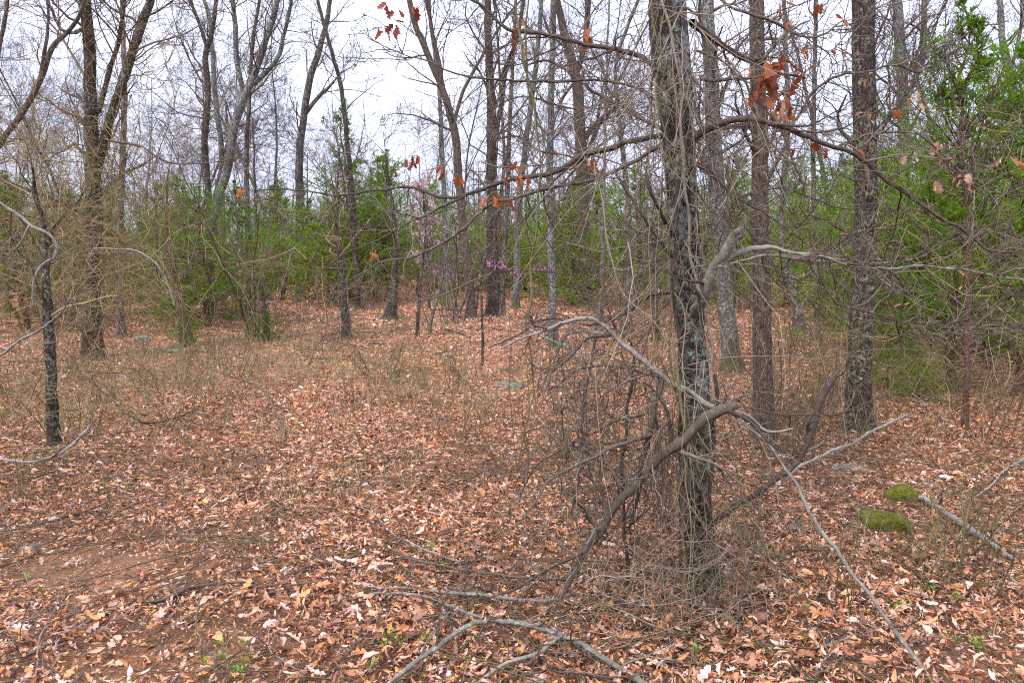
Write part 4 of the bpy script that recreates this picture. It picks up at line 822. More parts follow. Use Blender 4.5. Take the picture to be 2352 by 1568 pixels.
blossom_tree('small tree in pale pink blossom at the centre left, behind the cedars', [(985, 680, 24, 9), (980, 560, 24, 8), (975, 480, 24, 6), (970, 430, 24, 4)], 'pink', 301, 16, 1.1, 3, .03, .07, cat='blossom tree')
blossom_tree('pale pink flowering tree beside the tallest narrow cedar', [(770, 690, 25, 9), (772, 540, 25, 8), (775, 430, 25, 6), (780, 340, 25, 4)], 'pink', 302, 14, 1.0, 1, .03, .06, cat='blossom tree')
blossom_tree('sparse pink flowering tree above the left cedars', [(590, 690, 27, 8), (588, 520, 27, 7), (585, 400, 27, 5), (580, 270, 27, 3)], 'pink', 303, 12, 1.1, 1, .03, .06, cat='blossom tree')

rb = tag(link('redbud_tree', None), 'spindly redbud with small bright purple blossoms strung along thin branches', 'redbud'); rb_root = on_ground(1040, 735); rb.location = tuple(rb_root)
DR = float(rb_root[1])
rng = np.random.default_rng(310)
a = Acc(); st = []
for pts in ([(1040, 735, DR, 8), (1036, 690, DR, 6), (1020, 650, DR, 5), (1000, 632, DR, 4), (965, 613, DR, 3)], [(1036, 690, DR, 5), (1050, 660, DR, 4), (1082, 642, DR, 3)], [(1020, 650, DR, 4), (1028, 625, DR, 3), (1050, 608, DR, 2)], [(1040, 735, DR, 6), (1085, 670, DR, 5), (1130, 625, DR, 4), (1150, 600, DR, 3)], [(1085, 670, DR, 4), (1150, 645, DR, 3), (1185, 628, DR, 3), (1245, 618, DR, 2)]):
    q, r_ = trace(pts, n=14); q = q - rb_root; a.tubes(q[None], r_[None], 5); st.append((q, r_))
link('branches', a.mesh('branches', M['twig']), rb)
a = Acc()
for (px, py, cn, spd) in ((968, 612, 5, 4), (985, 618, 14, 7), (1003, 622, 22, 9), (1028, 612, 14, 8), (1025, 632, 16, 8), (1045, 610, 8, 6), (1052, 640, 14, 7), (1068, 643, 10, 6), (1082, 640, 12, 6), (1128, 604, 22, 8), (1140, 612, 22, 8), (1155, 608, 14, 6), (1183, 625, 24, 8), (1190, 632, 16, 8), (1232, 622, 16, 6), (1243, 617, 14, 6)):
    for _ in range(cn):
        b = unproj(px + rng.normal(0, spd), py + rng.normal(0, spd * .7), DR + rng.normal(0, .08)) - rb_root
        Rm = rotm(*(np.array([rng.uniform(0, 6)]) for _ in range(3)))[0]; V = (np.array([[-1, 0, 0], [0, -1, .3], [1, 0, 0], [0, 1, .3]]) * .5 * .05 * rng.uniform(.6, 1.2)) @ Rm.T + b
        a.add(V, [[0, 1, 2, 3]])
link('blossoms', a.mesh('blossoms', M['purple'], False), rb)

# ------------------------------------------------------------------ shrubs and brush
def shrub(seed, h, stems, mat, spread=.25, kk=(5, 4), lean=.35, r=.005, wig=.14):
    rng = np.random.default_rng(seed); m = 8; az = rng.uniform(0, 6.28, stems); ln = h * rng.uniform(.5, 1.15, stems)
    b = np.stack([np.cos(az), np.sin(az), 0 * az], -1) * rng.uniform(0, spread, (stems, 1)); d = np.stack([np.cos(az) * lean, np.sin(az) * lean, 1 + 0 * az], -1) + rng.normal(0, .2, (stems, 3)); d /= np.linalg.norm(d, axis=1, keepdims=True)
    P = [b - [0, 0, .03]]
    for k in range(m - 1):
        d = d + rng.normal(0, wig, d.shape); d /= np.linalg.norm(d, axis=1, keepdims=True); P.append(P[-1] + d * (ln / (m - 1))[:, None])
    P = np.stack(P, 1); R = r * rng.uniform(.5, 1.2, (stems, 1)) * np.linspace(1, .35, m)[None]; a = Acc(); a.tubes(P, R, 4)
    P2, R2 = grow(rng, P, R, kk[0], t0=.25, L=.4, n=5, wig=.18, up=.03, rmin=.0016); a.tubes(P2, R2, 3)
    P3, R3 = grow(rng, P2, R2, kk[1], t0=.2, L=.5, n=4, wig=.2, rmin=.0012); a.tubes(P3, R3, 3)
    return a.mesh('bare_shrub', M[mat])
SH = [shrub(400, 1.0, 9, 'brush'), shrub(401, 1.5, 7, 'brush', kk=(7, 4)), shrub(402, .6, 12, 'brush', .3), shrub(403, 1.2, 5, 'twig_tan', kk=(8, 5)), shrub(404, .8, 8, 'vine_green', .2, (3, 2)), shrub(405, 1.9, 6, 'twig', .2, (8, 5), .25, .008), shrub(406, .45, 10, 'twig_tan', .35)]
SHN = ['many-stemmed brown shrub', 'tall branching brown shrub', 'low spreading brown shrub', 'open tan twiggy shrub', 'sparse green-stemmed briar', 'tall grey bare shrub', 'very low tan twiggy shrub']
def put_shrub(x, y, k, s_, label, group):
    o = tag(link('bare_shrub', SH[k]), label, 'shrub', group); o.location = (x, y, float(ground_z(x, y))); o.rotation_euler = (0, 0, RS.uniform(0, 6.28)); o.scale = (s_, s_, s_ * RS.uniform(.8, 1.2)); return o
zones = [((0, 520), (760, 1010), 17, (0, 1, 2, 3, 6), 'tan tangle of thin twiggy brush on the ground at the left', 'tan brush at the left'),
         ((330, 1020), (745, 960), 34, (2, 4, 6, 0), 'low thin weedy shrub in the open leaf litter left of centre', 'low weedy shrubs left of centre'),
         ((1180, 1580), (780, 1120), 16, (1, 0, 4, 2), 'bare upright twiggy shrub left of the vine-hung oak', 'bare shrubs left of the vine-hung oak'),
         ((1660, 2340), (760, 1060), 56, (0, 1, 3, 2, 4), 'thin brown shrub among the trunks on the right', 'thin shrubs on the right'),
         ((1000, 1250), (850, 1120), 10, (4, 2, 6), 'sparse green-stemmed briar in the clearing', 'briars in the clearing'),
         ((1700, 2300), (1260, 1450), 8, (4, 6), 'sparse briar stems in the leaf litter at the lower right', 'briars at the lower right')]
for (xr, yr, c_, ks, lab, grp) in zones:
    for _ in range(c_):
        g_ = on_ground(RS.uniform(*xr), RS.uniform(*yr)); kk_ = ks[RS.integers(0, len(ks))]; put_shrub(g_[0], g_[1], kk_, RS.uniform(.6, 1.15), SHN[kk_] + ' ' + where(g_[0], g_[1]), grp)
for _ in range(210):
    y = rg.uniform(13, 44); x = rg.uniform(-1, 1) * .72 * y
    if abs(x / y - 0.03) < .09 and y < 33: continue
    kk_ = (0, 1, 3, 5)[rg.integers(0, 4)]; put_shrub(x, y, kk_, rg.uniform(1.0, 2.0), SHN[kk_] + ' far back, ' + where(x, y), 'understorey shrubs far back')

# ------------------------------------------------------------------ dead saplings and broken limbs around the main oak
def dead_thing(label, name, lst, cat, twig=None, base=None):
    root = unproj(*lst[0][0][0][:3]) if base is None else base
    e = tag(link(name, None), label, cat); e.location = tuple(root)
    for q, (pts, mat, kw) in enumerate(lst):
        kw = dict(kw); kw.setdefault('seed', hash_(label) + q); limb(e, root, pts, mat, **kw)
    return e
def hash_(s_): return sum(ord(c) for c in s_) % 9973

dead_thing('thick dead limb leaning up across the oak trunk to a torn mossy end', 'broken_limb', [
  ([(1285, 1375, 3.35, 12), (1320, 1310, 3.35, 18), (1365, 1240, 3.35, 25), (1410, 1165, 3.35, 26), (1450, 1110, 3.33, 28), (1500, 1060, 3.3, 29), (1550, 1015, 3.25, 28), (1590, 985, 3.22, 29), (1640, 952, 3.2, 31), (1692, 928, 3.18, 26)], 'limb', dict(k=(12, 5, 4), L=.35, stub=True, s=14, up=-.05)),
  ([(1350, 1262, 3.35, 9), (1290, 1290, 3.3, 9), (1240, 1320, 3.3, 8), (1180, 1355, 3.2, 7), (1120, 1372, 3.15, 6)], 'limb', dict(k=(6, 4, 3), L=.3))], 'fallen limb')
dead_thing('arching lichened dead sapling bent over left of the oak', 'dead_sapling', [
  ([(1640, 935, 3.35, 16), (1590, 905, 3.4, 16), (1550, 885, 3.4, 15), (1510, 855, 3.4, 17), (1470, 828, 3.4, 17), (1430, 795, 3.4, 16), (1395, 762, 3.4, 15), (1350, 746, 3.4, 12), (1300, 750, 3.4, 11), (1250, 762, 3.4, 9), (1200, 778, 3.4, 8), (1150, 800, 3.4, 5)], 'limb_pale', dict(k=(12, 5, 4), L=.35, up=-.08)),
  ([(1395, 765, 3.42, 10), (1340, 760, 3.45, 9), (1298, 775, 3.45, 8), (1282, 820, 3.45, 7), (1265, 860, 3.45, 7), (1262, 905, 3.45, 6)], 'limb_pale', dict(k=(6, 4, 4), L=.3, up=-.05)),
  ([(1400, 770, 3.4, 9), (1350, 785, 3.35, 8), (1310, 830, 3.35, 7), (1270, 855, 3.35, 5)], 'limb_dark', dict(k=(5, 4, 4), L=.3)),
  ([(1520, 865, 3.38, 9), (1440, 848, 3.3, 7), (1390, 838, 3.3, 7), (1330, 850, 3.3, 6), (1290, 885, 3.3, 5), (1255, 910, 3.3, 3)], 'limb', dict(k=(8, 4, 4), L=.3)),
  ([(1490, 850, 3.4, 10), (1525, 880, 3.38, 16), (1515, 925, 3.36, 19), (1505, 970, 3.35, 19), (1492, 1020, 3.35, 17), (1475, 1080, 3.35, 15), (1465, 1140, 3.36, 13), (1450, 1200, 3.38, 9)], 'limb', dict(k=(10, 5, 4), L=.35, up=-.1)),
  ([(1500, 1000, 3.35, 12), (1450, 1010, 3.3, 13), (1400, 1030, 3.25, 12), (1350, 1055, 3.2, 11), (1300, 1080, 3.2, 10), (1250, 1110, 3.15, 8), (1225, 1150, 3.1, 7), (1195, 1200, 3.1, 5)], 'limb', dict(k=(9, 4, 4), L=.35, up=-.05)),
  ([(1480, 950, 3.4, 8), (1420, 960, 3.4, 8), (1370, 990, 3.4, 7), (1300, 1020, 3.4, 6), (1240, 1060, 3.4, 6), (1205, 1110, 3.4, 5), (1190, 1160, 3.4, 4)], 'limb_dark', dict(k=(9, 4, 4), L=.35, up=-.05))], 'dead sapling')
dead_thing('upright thin dead sapling with pale patches just left of the oak', 'dead_sapling', [
  ([(1432, 1390, 3.5, 9), (1436, 1300, 3.5, 11), (1438, 1180, 3.5, 12), (1434, 1060, 3.5, 11), (1440, 960, 3.5, 10), (1450, 880, 3.5, 9), (1455, 800, 3.5, 6)], 'limb', dict(k=(16, 5, 4), L=.4, up=-.03)),
  ([(1438, 1120, 3.5, 7), (1400, 1070, 3.5, 6), (1350, 1040, 3.5, 5), (1330, 980, 3.5, 4)], 'limb_dark', dict(k=(6, 4, 3), L=.3))], 'dead sapling')
dead_thing('dark crooked dead sapling in the brush left of the oak', 'dead_sapling', [
  ([(1310, 1180, 4.6, 6), (1325, 1080, 4.6, 8), (1335, 980, 4.6, 9), (1350, 880, 4.6, 9), (1368, 770, 4.6, 8), (1380, 700, 4.6, 5)], 'limb_dark', dict(k=(8, 4, 3), L=.4)),], 'dead sapling')
dead_thing('grey dead stick rising right of the oak to a torn dark tip', 'broken_limb', [
  ([(1560, 1290, 3.5, 12), (1600, 1240, 3.5, 14), (1650, 1195, 3.48, 14), (1700, 1155, 3.46, 15), (1750, 1130, 3.45, 16), (1800, 1085, 3.44, 15), (1835, 1040, 3.44, 15), (1862, 985, 3.44, 20), (1885, 930, 3.44, 22), (1914, 868, 3.44, 19)], 'limb_dark', dict(k=(5, 4, 3), L=.3, stub=True, s=14))], 'fallen limb')
dead_thing('long green-grey pole slanting down to the lower right corner', 'fallen_pole', [
  ([(1600, 880, 3.5, 7), (1640, 915, 3.45, 8), (1700, 955, 3.4, 8), (1760, 1010, 3.35, 9), (1800, 1070, 3.3, 10), (1845, 1150, 3.2, 11), (1905, 1240, 3.1, 12), (1970, 1330, 3.02, 12), (2040, 1420, 2.95, 13), (2100, 1500, 2.9, 14), (2160, 1590, 2.82, 16)], 'limb_grey', dict(k=(8, 4, 3), L=.3)),], 'pole')
dead_thing('pale lichened branch propped up right of the torn dark stick', 'propped_branch', [
  ([(1795, 1098, 3.6, 10), (1840, 1062, 3.7, 10), (1890, 1038, 3.8, 10), (1950, 1015, 3.9, 10), (2010, 988, 4.0, 9), (2085, 952, 4.1, 8)], 'limb_pale', dict(k=(4, 3, 3), L=.25))], 'branch')
dead_thing('curved grey stick hanging down to the leaves right of the oak', 'hanging_stick', [
  ([(1755, 1125, 3.45, 10), (1752, 1180, 3.4, 10), (1740, 1240, 3.35, 10), (1720, 1300, 3.3, 10), (1700, 1370, 3.28, 9), (1690, 1430, 3.25, 8)], 'limb', dict(k=(4, 3, 3), L=.25))], 'branch')
dead_thing('slim branch bowed across in front of the brown oak', 'bowed_branch', [
  ([(1600, 925, 3.4, 6), (1690, 930, 3.4, 6), (1780, 945, 3.4, 6), (1860, 948, 3.4, 6), (1930, 942, 3.4, 6), (2000, 918, 3.4, 5), (2080, 905, 3.4, 4), (2120, 902, 3.4, 3)], 'limb', dict(k=(8, 4, 3), L=.3))], 'branch')
dead_thing('short grey branch with a cut white end before the brown oak', 'short_branch', [
  ([(1690, 945, 3.35, 7), (1730, 968, 3.35, 7), (1760, 985, 3.35, 8), (1818, 984, 3.35, 6)], 'limb_pale', dict(k=(3, 3, 3), L=.2, stub=True))], 'branch')
dead_thing('dark branch rising to the right in front of the clearing', 'bent_branch', [
  ([(1120, 800, 3.9, 4), (1200, 770, 3.9, 5), (1240, 740, 3.9, 5), (1400, 745, 3.9, 7), (1450, 712, 3.9, 9), (1500, 680, 3.8, 9), (1560, 662, 3.7, 9), (1590, 655, 3.65, 8)], 'limb_dark', dict(k=(7, 4, 3), L=.3))], 'branch')

# foreground fallen branches
def lay(px, py, w, lift=0.02):
    q = on_ground(px, py, lift + .03); return (px, py, float(q[1]), w)
FB = [
 ('lichened branch arching over the leaves at the bottom centre', [(880, 1580, 14, .05), (960, 1512, 14, .07), (1040, 1457, 14, .10), (1112, 1421, 14, .13), (1200, 1426, 14, .12), (1300, 1452, 15, .10), (1370, 1490, 16, .08), (1450, 1540, 18, .05), (1510, 1590, 19, .04)], 'limb_grey', 10),
 ('pale side branch running down under the bottom-centre arch', [(1075, 1580, 10, .03), (1150, 1532, 11, .04), (1240, 1498, 12, .06), (1300, 1455, 11, .08)], 'limb_pale', 4),
 ('thin lichened branch joining the arch from the left', [(800, 1373, 6, .05), (870, 1360, 8, .06), (960, 1368, 8, .07), (1030, 1385, 9, .08), (1075, 1405, 9, .10), (1110, 1421, 9, .12)], 'limb_grey', 8),
 ('grey stick lying level above the arch', [(830, 1348, 7, .04), (930, 1352, 8, .06), (1050, 1362, 10, .06), (1170, 1370, 11, .05), (1260, 1375, 10, .05), (1330, 1362, 8, .04)], 'limb_grey', 8),
 ('branch curving left from the leaning dead limb', [(780, 1296, 5, .04), (880, 1255, 5, .06), (960, 1290, 7, .07), (1060, 1312, 8, .06), (1180, 1325, 8, .06), (1300, 1330, 7, .06), (1350, 1310, 6, .08)], 'limb', 8),
 ('thin long twig crossing the leaves left of the arch', [(780, 1130, 3, .03), (850, 1180, 4, .05), (930, 1232, 5, .06), (1000, 1270, 6, .07), (1060, 1290, 6, .06)], 'limb_pale', 5),
 ('thick grey stick on bare soil at the lower left', [(163, 1450, 10, .02), (210, 1425, 11, .03), (260, 1398, 12, .03), (312, 1374, 11, .03)], 'limb_grey', 0),
 ('long mossy stick continuing right of the thick grey one', [(322, 1386, 11, .02), (390, 1375, 12, .03), (450, 1352, 10, .04), (520, 1340, 7, .05), (600, 1330, 5, .05), (680, 1310, 4, .05), (760, 1290, 3, .04)], 'limb', 9),
 ('thin slanting stick across the lower left soil', [(20, 1540, 5, .02), (80, 1500, 6, .03), (180, 1460, 6, .04), (260, 1425, 5, .04)], 'limb', 4),
 ('thin grey stick lying toward the bottom left corner', [(-10, 1440, 5, .02), (60, 1425, 6, .03), (110, 1402, 5, .04)], 'limb_pale', 2),
 ('upright curved grey twig near the bottom left corner', [(80, 1568, 5, .03), (88, 1500, 6, .05), (98, 1460, 6, .10), (120, 1430, 5, .12)], 'limb_pale', 3),
 ('bent twig running down beside the green seedlings', [(470, 1350, 5, .10), (456, 1400, 6, .08), (455, 1450, 6, .06), (475, 1500, 7, .05), (510, 1535, 7, .04), (570, 1575, 7, .03)], 'limb', 6),
 ('pale bent twig near the bottom, left of the arch', [(620, 1440, 4, .05), (618, 1485, 5, .05), (650, 1520, 5, .05), (700, 1560, 4, .04)], 'limb_pale', 3),
 ('pale log lying beside the mossy stones', [(2085, 1133, 12, .04), (2130, 1150, 15, .05), (2180, 1183, 16, .05), (2240, 1228, 17, .05), (2290, 1258, 14, .05), (2340, 1290, 10, .04)], 'limb_pale', 4),
 ('short pale stick at the right edge below the log', [(2290, 1332, 11, .03), (2330, 1352, 12, .03), (2375, 1375, 11, .03)], 'limb_pale', 0),
 ('pinkish stick lying low right of the oak', [(1800, 1520, 7, .03), (1860, 1492, 9, .03), (1920, 1475, 8, .03), (1965, 1455, 6, .03)], 'limb_pale', 3),
 ('forked stick at the bottom right of the oak', [(1845, 1580, 9, .03), (1880, 1530, 8, .06), (1910, 1490, 6, .10), (1945, 1455, 5, .14)], 'limb', 5),
 ('straight grey twig crossing before the mossy stones', [(1700, 1300, 5, .06), (1760, 1285, 6, .06), (1830, 1262, 7, .08), (1900, 1262, 7, .08)], 'limb', 5),
 ('dark stick under the long pole at the lower right', [(1990, 1300, 5, .03), (2000, 1265, 6, .03), (2060, 1280, 6, .03)], 'limb_dark', 0),
 ('slanting twig at the lower right edge', [(2200, 1160, 4, .06), (2260, 1120, 5, .08), (2310, 1080, 5, .10), (2360, 1050, 5, .10)], 'limb_pale', 5),
 ('pale fallen branch at the left edge below the small trunk', [(-10, 1055, 8, .10), (60, 1060, 8, .10), (110, 1048, 8, .12), (160, 1022, 7, .16), (208, 975, 6, .22)], 'limb_pale', 8),
 ('long thin twig lying along the left slope', [(-10, 1222, 6, .03), (80, 1208, 6, .04), (160, 1182, 6, .04), (250, 1150, 5, .05), (320, 1110, 4, .05)], 'limb', 6),
 ('thin branch sweeping down across the left weeds', [(150, 830, 5, .5), (230, 900, 5, .35), (300, 960, 5, .2), (360, 975, 5, .12), (450, 940, 4, .06)], 'limb', 6),
 ('bowed thin branch in the weeds left of centre', [(470, 840, 4, .25), (560, 870, 5, .3), (610, 900, 5, .22), (640, 960, 5, .10), (655, 1010, 4, .03)], 'limb', 6),
 ('dark twig lying in the leaves near the centre', [(950, 740, 6, .03), (1040, 760, 6, .06), (1080, 775, 5, .04)], 'limb_dark', 2),
 ('thin fallen branch in the clearing left of the slim trunk', [(1190, 740, 5, .4), (1240, 770, 5, .3), (1310, 800, 6, .15), (1370, 840, 5, .05)], 'limb_pale', 4),
 ('dark twig near the bottom edge right of the bent twig', [(705, 1590, 5, .03), (770, 1520, 5, .04), (830, 1470, 4, .05)], 'limb', 4),
 ('crossing twig at the very bottom right of centre', [(1120, 1560, 5, .05), (1260, 1545, 6, .05), (1400, 1560, 6, .05), (1500, 1540, 5, .05)], 'limb', 8),
]
for q, (lab, pts, mat, kt) in enumerate(FB):
    tp = [(p_[0], p_[1], float(on_ground(p_[0], p_[1], p_[3])[1]), p_[2] * 1.08) for p_ in pts]
    dead_thing(lab, 'fallen_branch', [(tp, mat, dict(k=(kt, 3, 3) if kt else None, L=.28, seed=500 + q, wob=.005, up=.0, depth=3))], 'fallen branch')

# left edge hanging pale branches
dead_thing('pale crooked branch hanging before the small left trunk', 'hanging_branch', [
  ([(-20, 455, 5.2, 8), (30, 482, 5.2, 9), (70, 515, 5.2, 9), (105, 530, 5.2, 9), (124, 560, 5.2, 9), (120, 592, 5.2, 9), (90, 620, 5.2, 9), (78, 650, 5.2, 8), (76, 700, 5.2, 6)], 'limb_pale', dict(k=(10, 4, 4), L=.5)),
  ([(70, 515, 5.2, 7), (50, 560, 5.2, 6), (22, 588, 5.2, 5)], 'limb_pale', dict(k=(3, 3, 3), L=.3))], 'branch')
dead_thing('pale straight branch slanting across the left edge', 'slanting_branch', [
  ([(-20, 830, 5.2, 8), (50, 785, 5.2, 8), (110, 745, 5.2, 7), (150, 700, 5.2, 5), (175, 650, 5.2, 3)], 'limb_pale', dict(k=(8, 4, 4), L=.4))], 'branch')
dead_thing('thin arching branch reaching over from the left into the sky', 'arching_branch', [
  ([(240, 320, 9, 6), (320, 335, 9, 6), (380, 370, 9, 5), (440, 375, 9, 4), (520, 370, 9, 3)], 'limb', dict(k=(10, 5, 4), L=.6))], 'branch')
dead_thing('bent grey branch standing out of the left cedars', 'bent_branch', [
  ([(400, 700, 9, 4), (380, 640, 9, 5), (350, 600, 9, 5), (300, 575, 9, 5), (215, 570, 9, 4)], 'limb_pale', dict(k=(8, 4, 4), L=.5))], 'branch')

# ------------------------------------------------------------------ vines
def vine_thing(label, pts, mat='vine', seed=0, k=(5, 2, 2), L=.25):
    root = unproj(*pts[0][:3]); e = tag(link('vine', None), label, 'vine'); e.location = tuple(root)
    limb(e, root, pts, mat, name='stem', s=6, wob=.012, k=k, L=L, tw=mat, seed=800 + seed, depth=2, rmin=.001, twname='tendrils', amp=0)
V_ = [
 ('green vine hanging free from the top to the clearing, left of the oak', [(1180, -30, 3.5, 5), (1195, 60, 3.5, 6), (1207, 130, 3.5, 6), (1215, 200, 3.5, 6), (1232, 280, 3.5, 6), (1240, 360, 3.5, 5), (1228, 480, 3.5, 6), (1222, 600, 3.5, 6), (1224, 690, 3.5, 7), (1210, 760, 3.5, 5), (1225, 850, 3.5, 5), (1232, 940, 3.5, 3)], 'vine_green'),
 ('second green vine twisting beside the free-hanging one', [(1215, -30, 3.55, 4), (1212, 100, 3.5, 5), (1222, 230, 3.5, 5), (1245, 330, 3.5, 4), (1272, 450, 3.5, 5), (1290, 560, 3.5, 5), (1320, 640, 3.5, 4), (1365, 680, 3.5, 4), (1390, 740, 3.5, 3)], 'vine_green'),
 ('brown vine running down the face of the oak trunk', [(1510, -40, 3.5, 7), (1535, 60, 3.48, 7), (1548, 160, 3.48, 7), (1560, 260, 3.5, 8), (1573, 340, 3.5, 9), (1578, 440, 3.5, 8), (1588, 560, 3.5, 8), (1600, 640, 3.5, 8), (1618, 740, 3.48, 8), (1628, 820, 3.45, 6), (1640, 900, 3.45, 5)], 'vine'),
 ('long pale vine down the left side of the oak', [(1495, -40, 3.5, 5), (1502, 60, 3.48, 5), (1528, 150, 3.48, 5), (1520, 240, 3.48, 6), (1535, 330, 3.48, 5), (1545, 440, 3.5, 5), (1552, 560, 3.5, 5), (1540, 700, 3.45, 5), (1548, 830, 3.42, 5), (1570, 960, 3.42, 5), (1600, 1090, 3.42, 5), (1640, 1200, 3.4, 4)], 'vine_green'),
 ('straight greenish vine bundle leaving the oak to the lower left', [(1548, 800, 3.35, 7), (1552, 870, 3.3, 9), (1565, 950, 3.25, 8), (1598, 1050, 3.2, 6), (1650, 1120, 3.2, 5), (1700, 1200, 3.2, 4), (1720, 1330, 3.2, 3)], 'vine_green'),
 ('dark stem hugging the oak trunk', [(1560, 380, 3.5, 9), (1556, 470, 3.48, 11), (1552, 560, 3.48, 10), (1548, 640, 3.46, 10), (1555, 700, 3.46, 10), (1568, 780, 3.46, 13), (1572, 860, 3.46, 9)], 'limb_dark'),
 ('dark straight vine along the right edge of the oak foot', [(1642, 860, 3.45, 11), (1642, 960, 3.45, 11), (1636, 1060, 3.46, 10), (1622, 1180, 3.46, 9), (1600, 1300, 3.44, 8), (1590, 1400, 3.4, 7)], 'limb_dark'),
 ('woody vine rising from the leaves just left of the oak foot', [(1590, 1440, 3.3, 9), (1580, 1370, 3.32, 12), (1575, 1290, 3.35, 12), (1570, 1180, 3.4, 9), (1585, 1050, 3.4, 8), (1570, 900, 3.42, 6)], 'vine'),
 ('thin pale vine looping off the trunk near the top', [(1515, 60, 3.45, 4), (1560, 25, 3.4, 4), (1610, 35, 3.4, 4), (1660, 38, 3.4, 3), (1690, 0, 3.4, 3)], 'vine'),
 ('pale vine drooping over the clearing from the upper oak', [(1365, 370, 3.4, 3), (1380, 500, 3.4, 4), (1395, 580, 3.4, 4), (1420, 640, 3.4, 5), (1460, 700, 3.4, 4), (1520, 760, 3.4, 3), (1560, 850, 3.4, 3)], 'vine'),
 ('tan vine looping beside the upper right limb', [(1650, 480, 3.4, 4), (1720, 370, 3.4, 4), (1760, 330, 3.4, 3)], 'vine'),
 ('drooping vine below the long arching limb', [(1900, 320, 3.4, 4), (1960, 350, 3.4, 4), (1990, 390, 3.4, 3), (1992, 440, 3.4, 3)], 'vine'),
 ('green briar cane sweeping down right of the oak foot', [(1600, 990, 3.2, 5), (1660, 1080, 3.15, 5), (1700, 1160, 3.1, 5), (1740, 1240, 3.1, 4), (1780, 1330, 3.1, 3)], 'vine_green')]
for q, (lab, pts, mat) in enumerate(V_): vine_thing(lab, pts, mat, q)

# uncountable tangles: on the oak, around its foot, over the left trees
def tangle(name, label, mat, seed, boxes, s=3):
    rng = np.random.default_rng(seed); a = Acc()
    for (px0, px1, py0, py1, D0, D1, cnt_, L, r, down, wig) in boxes:
        st_ = np.array([unproj(rng.uniform(px0, px1), rng.uniform(py0, py1), rng.uniform(D0, D1)) for _ in range(cnt_)])
        d = rng.normal(0, 1, (cnt_, 3)); d[:, 2] -= down; d /= np.linalg.norm(d, axis=1, keepdims=True); ln = L * rng.uniform(.5, 1.6, cnt_); m = 12
        P = [st_]; curl = rng.normal(0, wig * .3, (cnt_, 3))
        for k in range(m - 1):
            d = d + curl + rng.normal(0, wig * .7, d.shape) + rng.normal(0, wig * 3, d.shape) * (rng.random((cnt_, 1)) < .22) + np.array([0, 0, -.04 * down]); d /= np.linalg.norm(d, axis=1, keepdims=True)
            q = P[-1] + d * (ln / (m - 1))[:, None]; gz = ground_z(q[:, 0], q[:, 1]) + .02; lo = q[:, 2] < gz; q[lo, 2] = gz[lo]; d[lo, 2] = np.abs(d[lo, 2]) * .3; P.append(q)
        P = np.stack(P, 1); RR = r * rng.uniform(.5, 1.6, (cnt_, 1)) * np.linspace(1.1, .4, m)[None]; a.tubes(P, RR, s)
        P2, R2 = grow(rng, P, RR, 3, t0=.1, L=.22, ang=.8, n=4, wig=.2, rr=.7, rmin=r * .45); a.tubes(P2, R2, 3)
    return tag(link(name, a.mesh(name, M[mat])), label, 'vines', kind='stuff')
tangle('vine_tangle', 'dense web of dead vines and twigs around the foot of the oak', 'vine', 31, [
  (1540, 1680, 1150, 1400, 3.2, 3.6, 105, .42, .0019, .5, .22), (1480, 1760, 1250, 1500, 3.1, 3.7, 60, .45, .0019, .2, .25), (1500, 1640, 850, 1200, 3.25, 3.6, 50, .6, .002, 1.5, .12), (1250, 1550, 1250, 1500, 2.9, 3.6, 80, .5, .0017, .3, .22)], 4)
tangle('climbing_vines', 'thin vines running up and round the oak trunk', 'vine', 32, [(1500, 1620, -50, 900, 3.42, 3.56, 120, .8, .0020, 1.6, .10), (1440, 1680, 0, 700, 3.3, 4.2, 90, .6, .0018, .9, .16)], 4)
tangle('brush_tangle', 'thicket of thin dark upright twigs left of the oak', 'brush', 33, [(1220, 1540, 880, 1350, 3.3, 4.6, 70, .5, .0019, 1.3, .12), (1200, 1560, 780, 1100, 3.6, 5.0, 45, .6, .002, .9, .14), (1650, 1900, 700, 1150, 3.5, 6, 70, .6, .002, .6, .16), (1240, 1560, 770, 930, 3.2, 3.7, 42, .75, .0017, 3.0, .07), (1500, 1680, 880, 1050, 3.2, 3.5, 22, .7, .0017, 3.0, .08)], 3)
tangle('tan_vine_tangle', 'tan web of dead vines draped over the trees at the left', 'twig_tan', 34, [
  (140, 300, 260, 760, 11.6, 12.4, 300, 1.3, .0042, .8, .22), (0, 420, 350, 700, 9, 13, 280, 1.3, .0042, .5, .22), (0, 260, 500, 950, 6.8, 8.5, 100, .9, .003, .4, .2), (180, 420, -40, 350, 11, 13, 130, 1.5, .0045, .8, .2), (0, 300, 850, 1080, 5, 7.5, 90, .7, .0025, .2, .22), (300, 760, 480, 760, 9.5, 14, 50, 1.3, .0042, .4, .2)])
tangle('right_twig_tangle', 'tan twigs tangled in front of the cedars at the right', 'twig_tan', 35, [(1850, 2352, 560, 900, 4.2, 7.5, 110, .7, .0026, .4, .18), (1750, 2352, 250, 620, 3.6, 7, 80, .6, .0022, .4, .18)])
tangle('middle_twig_tangle', 'thin grey twigs hanging across the middle distance', 'twig', 36, [(500, 1500, 420, 760, 9, 18, 230, 1.0, .0042, .4, .16), (1100, 1900, 100, 650, 4.5, 13, 480, .9, .0036, .3, .16)])

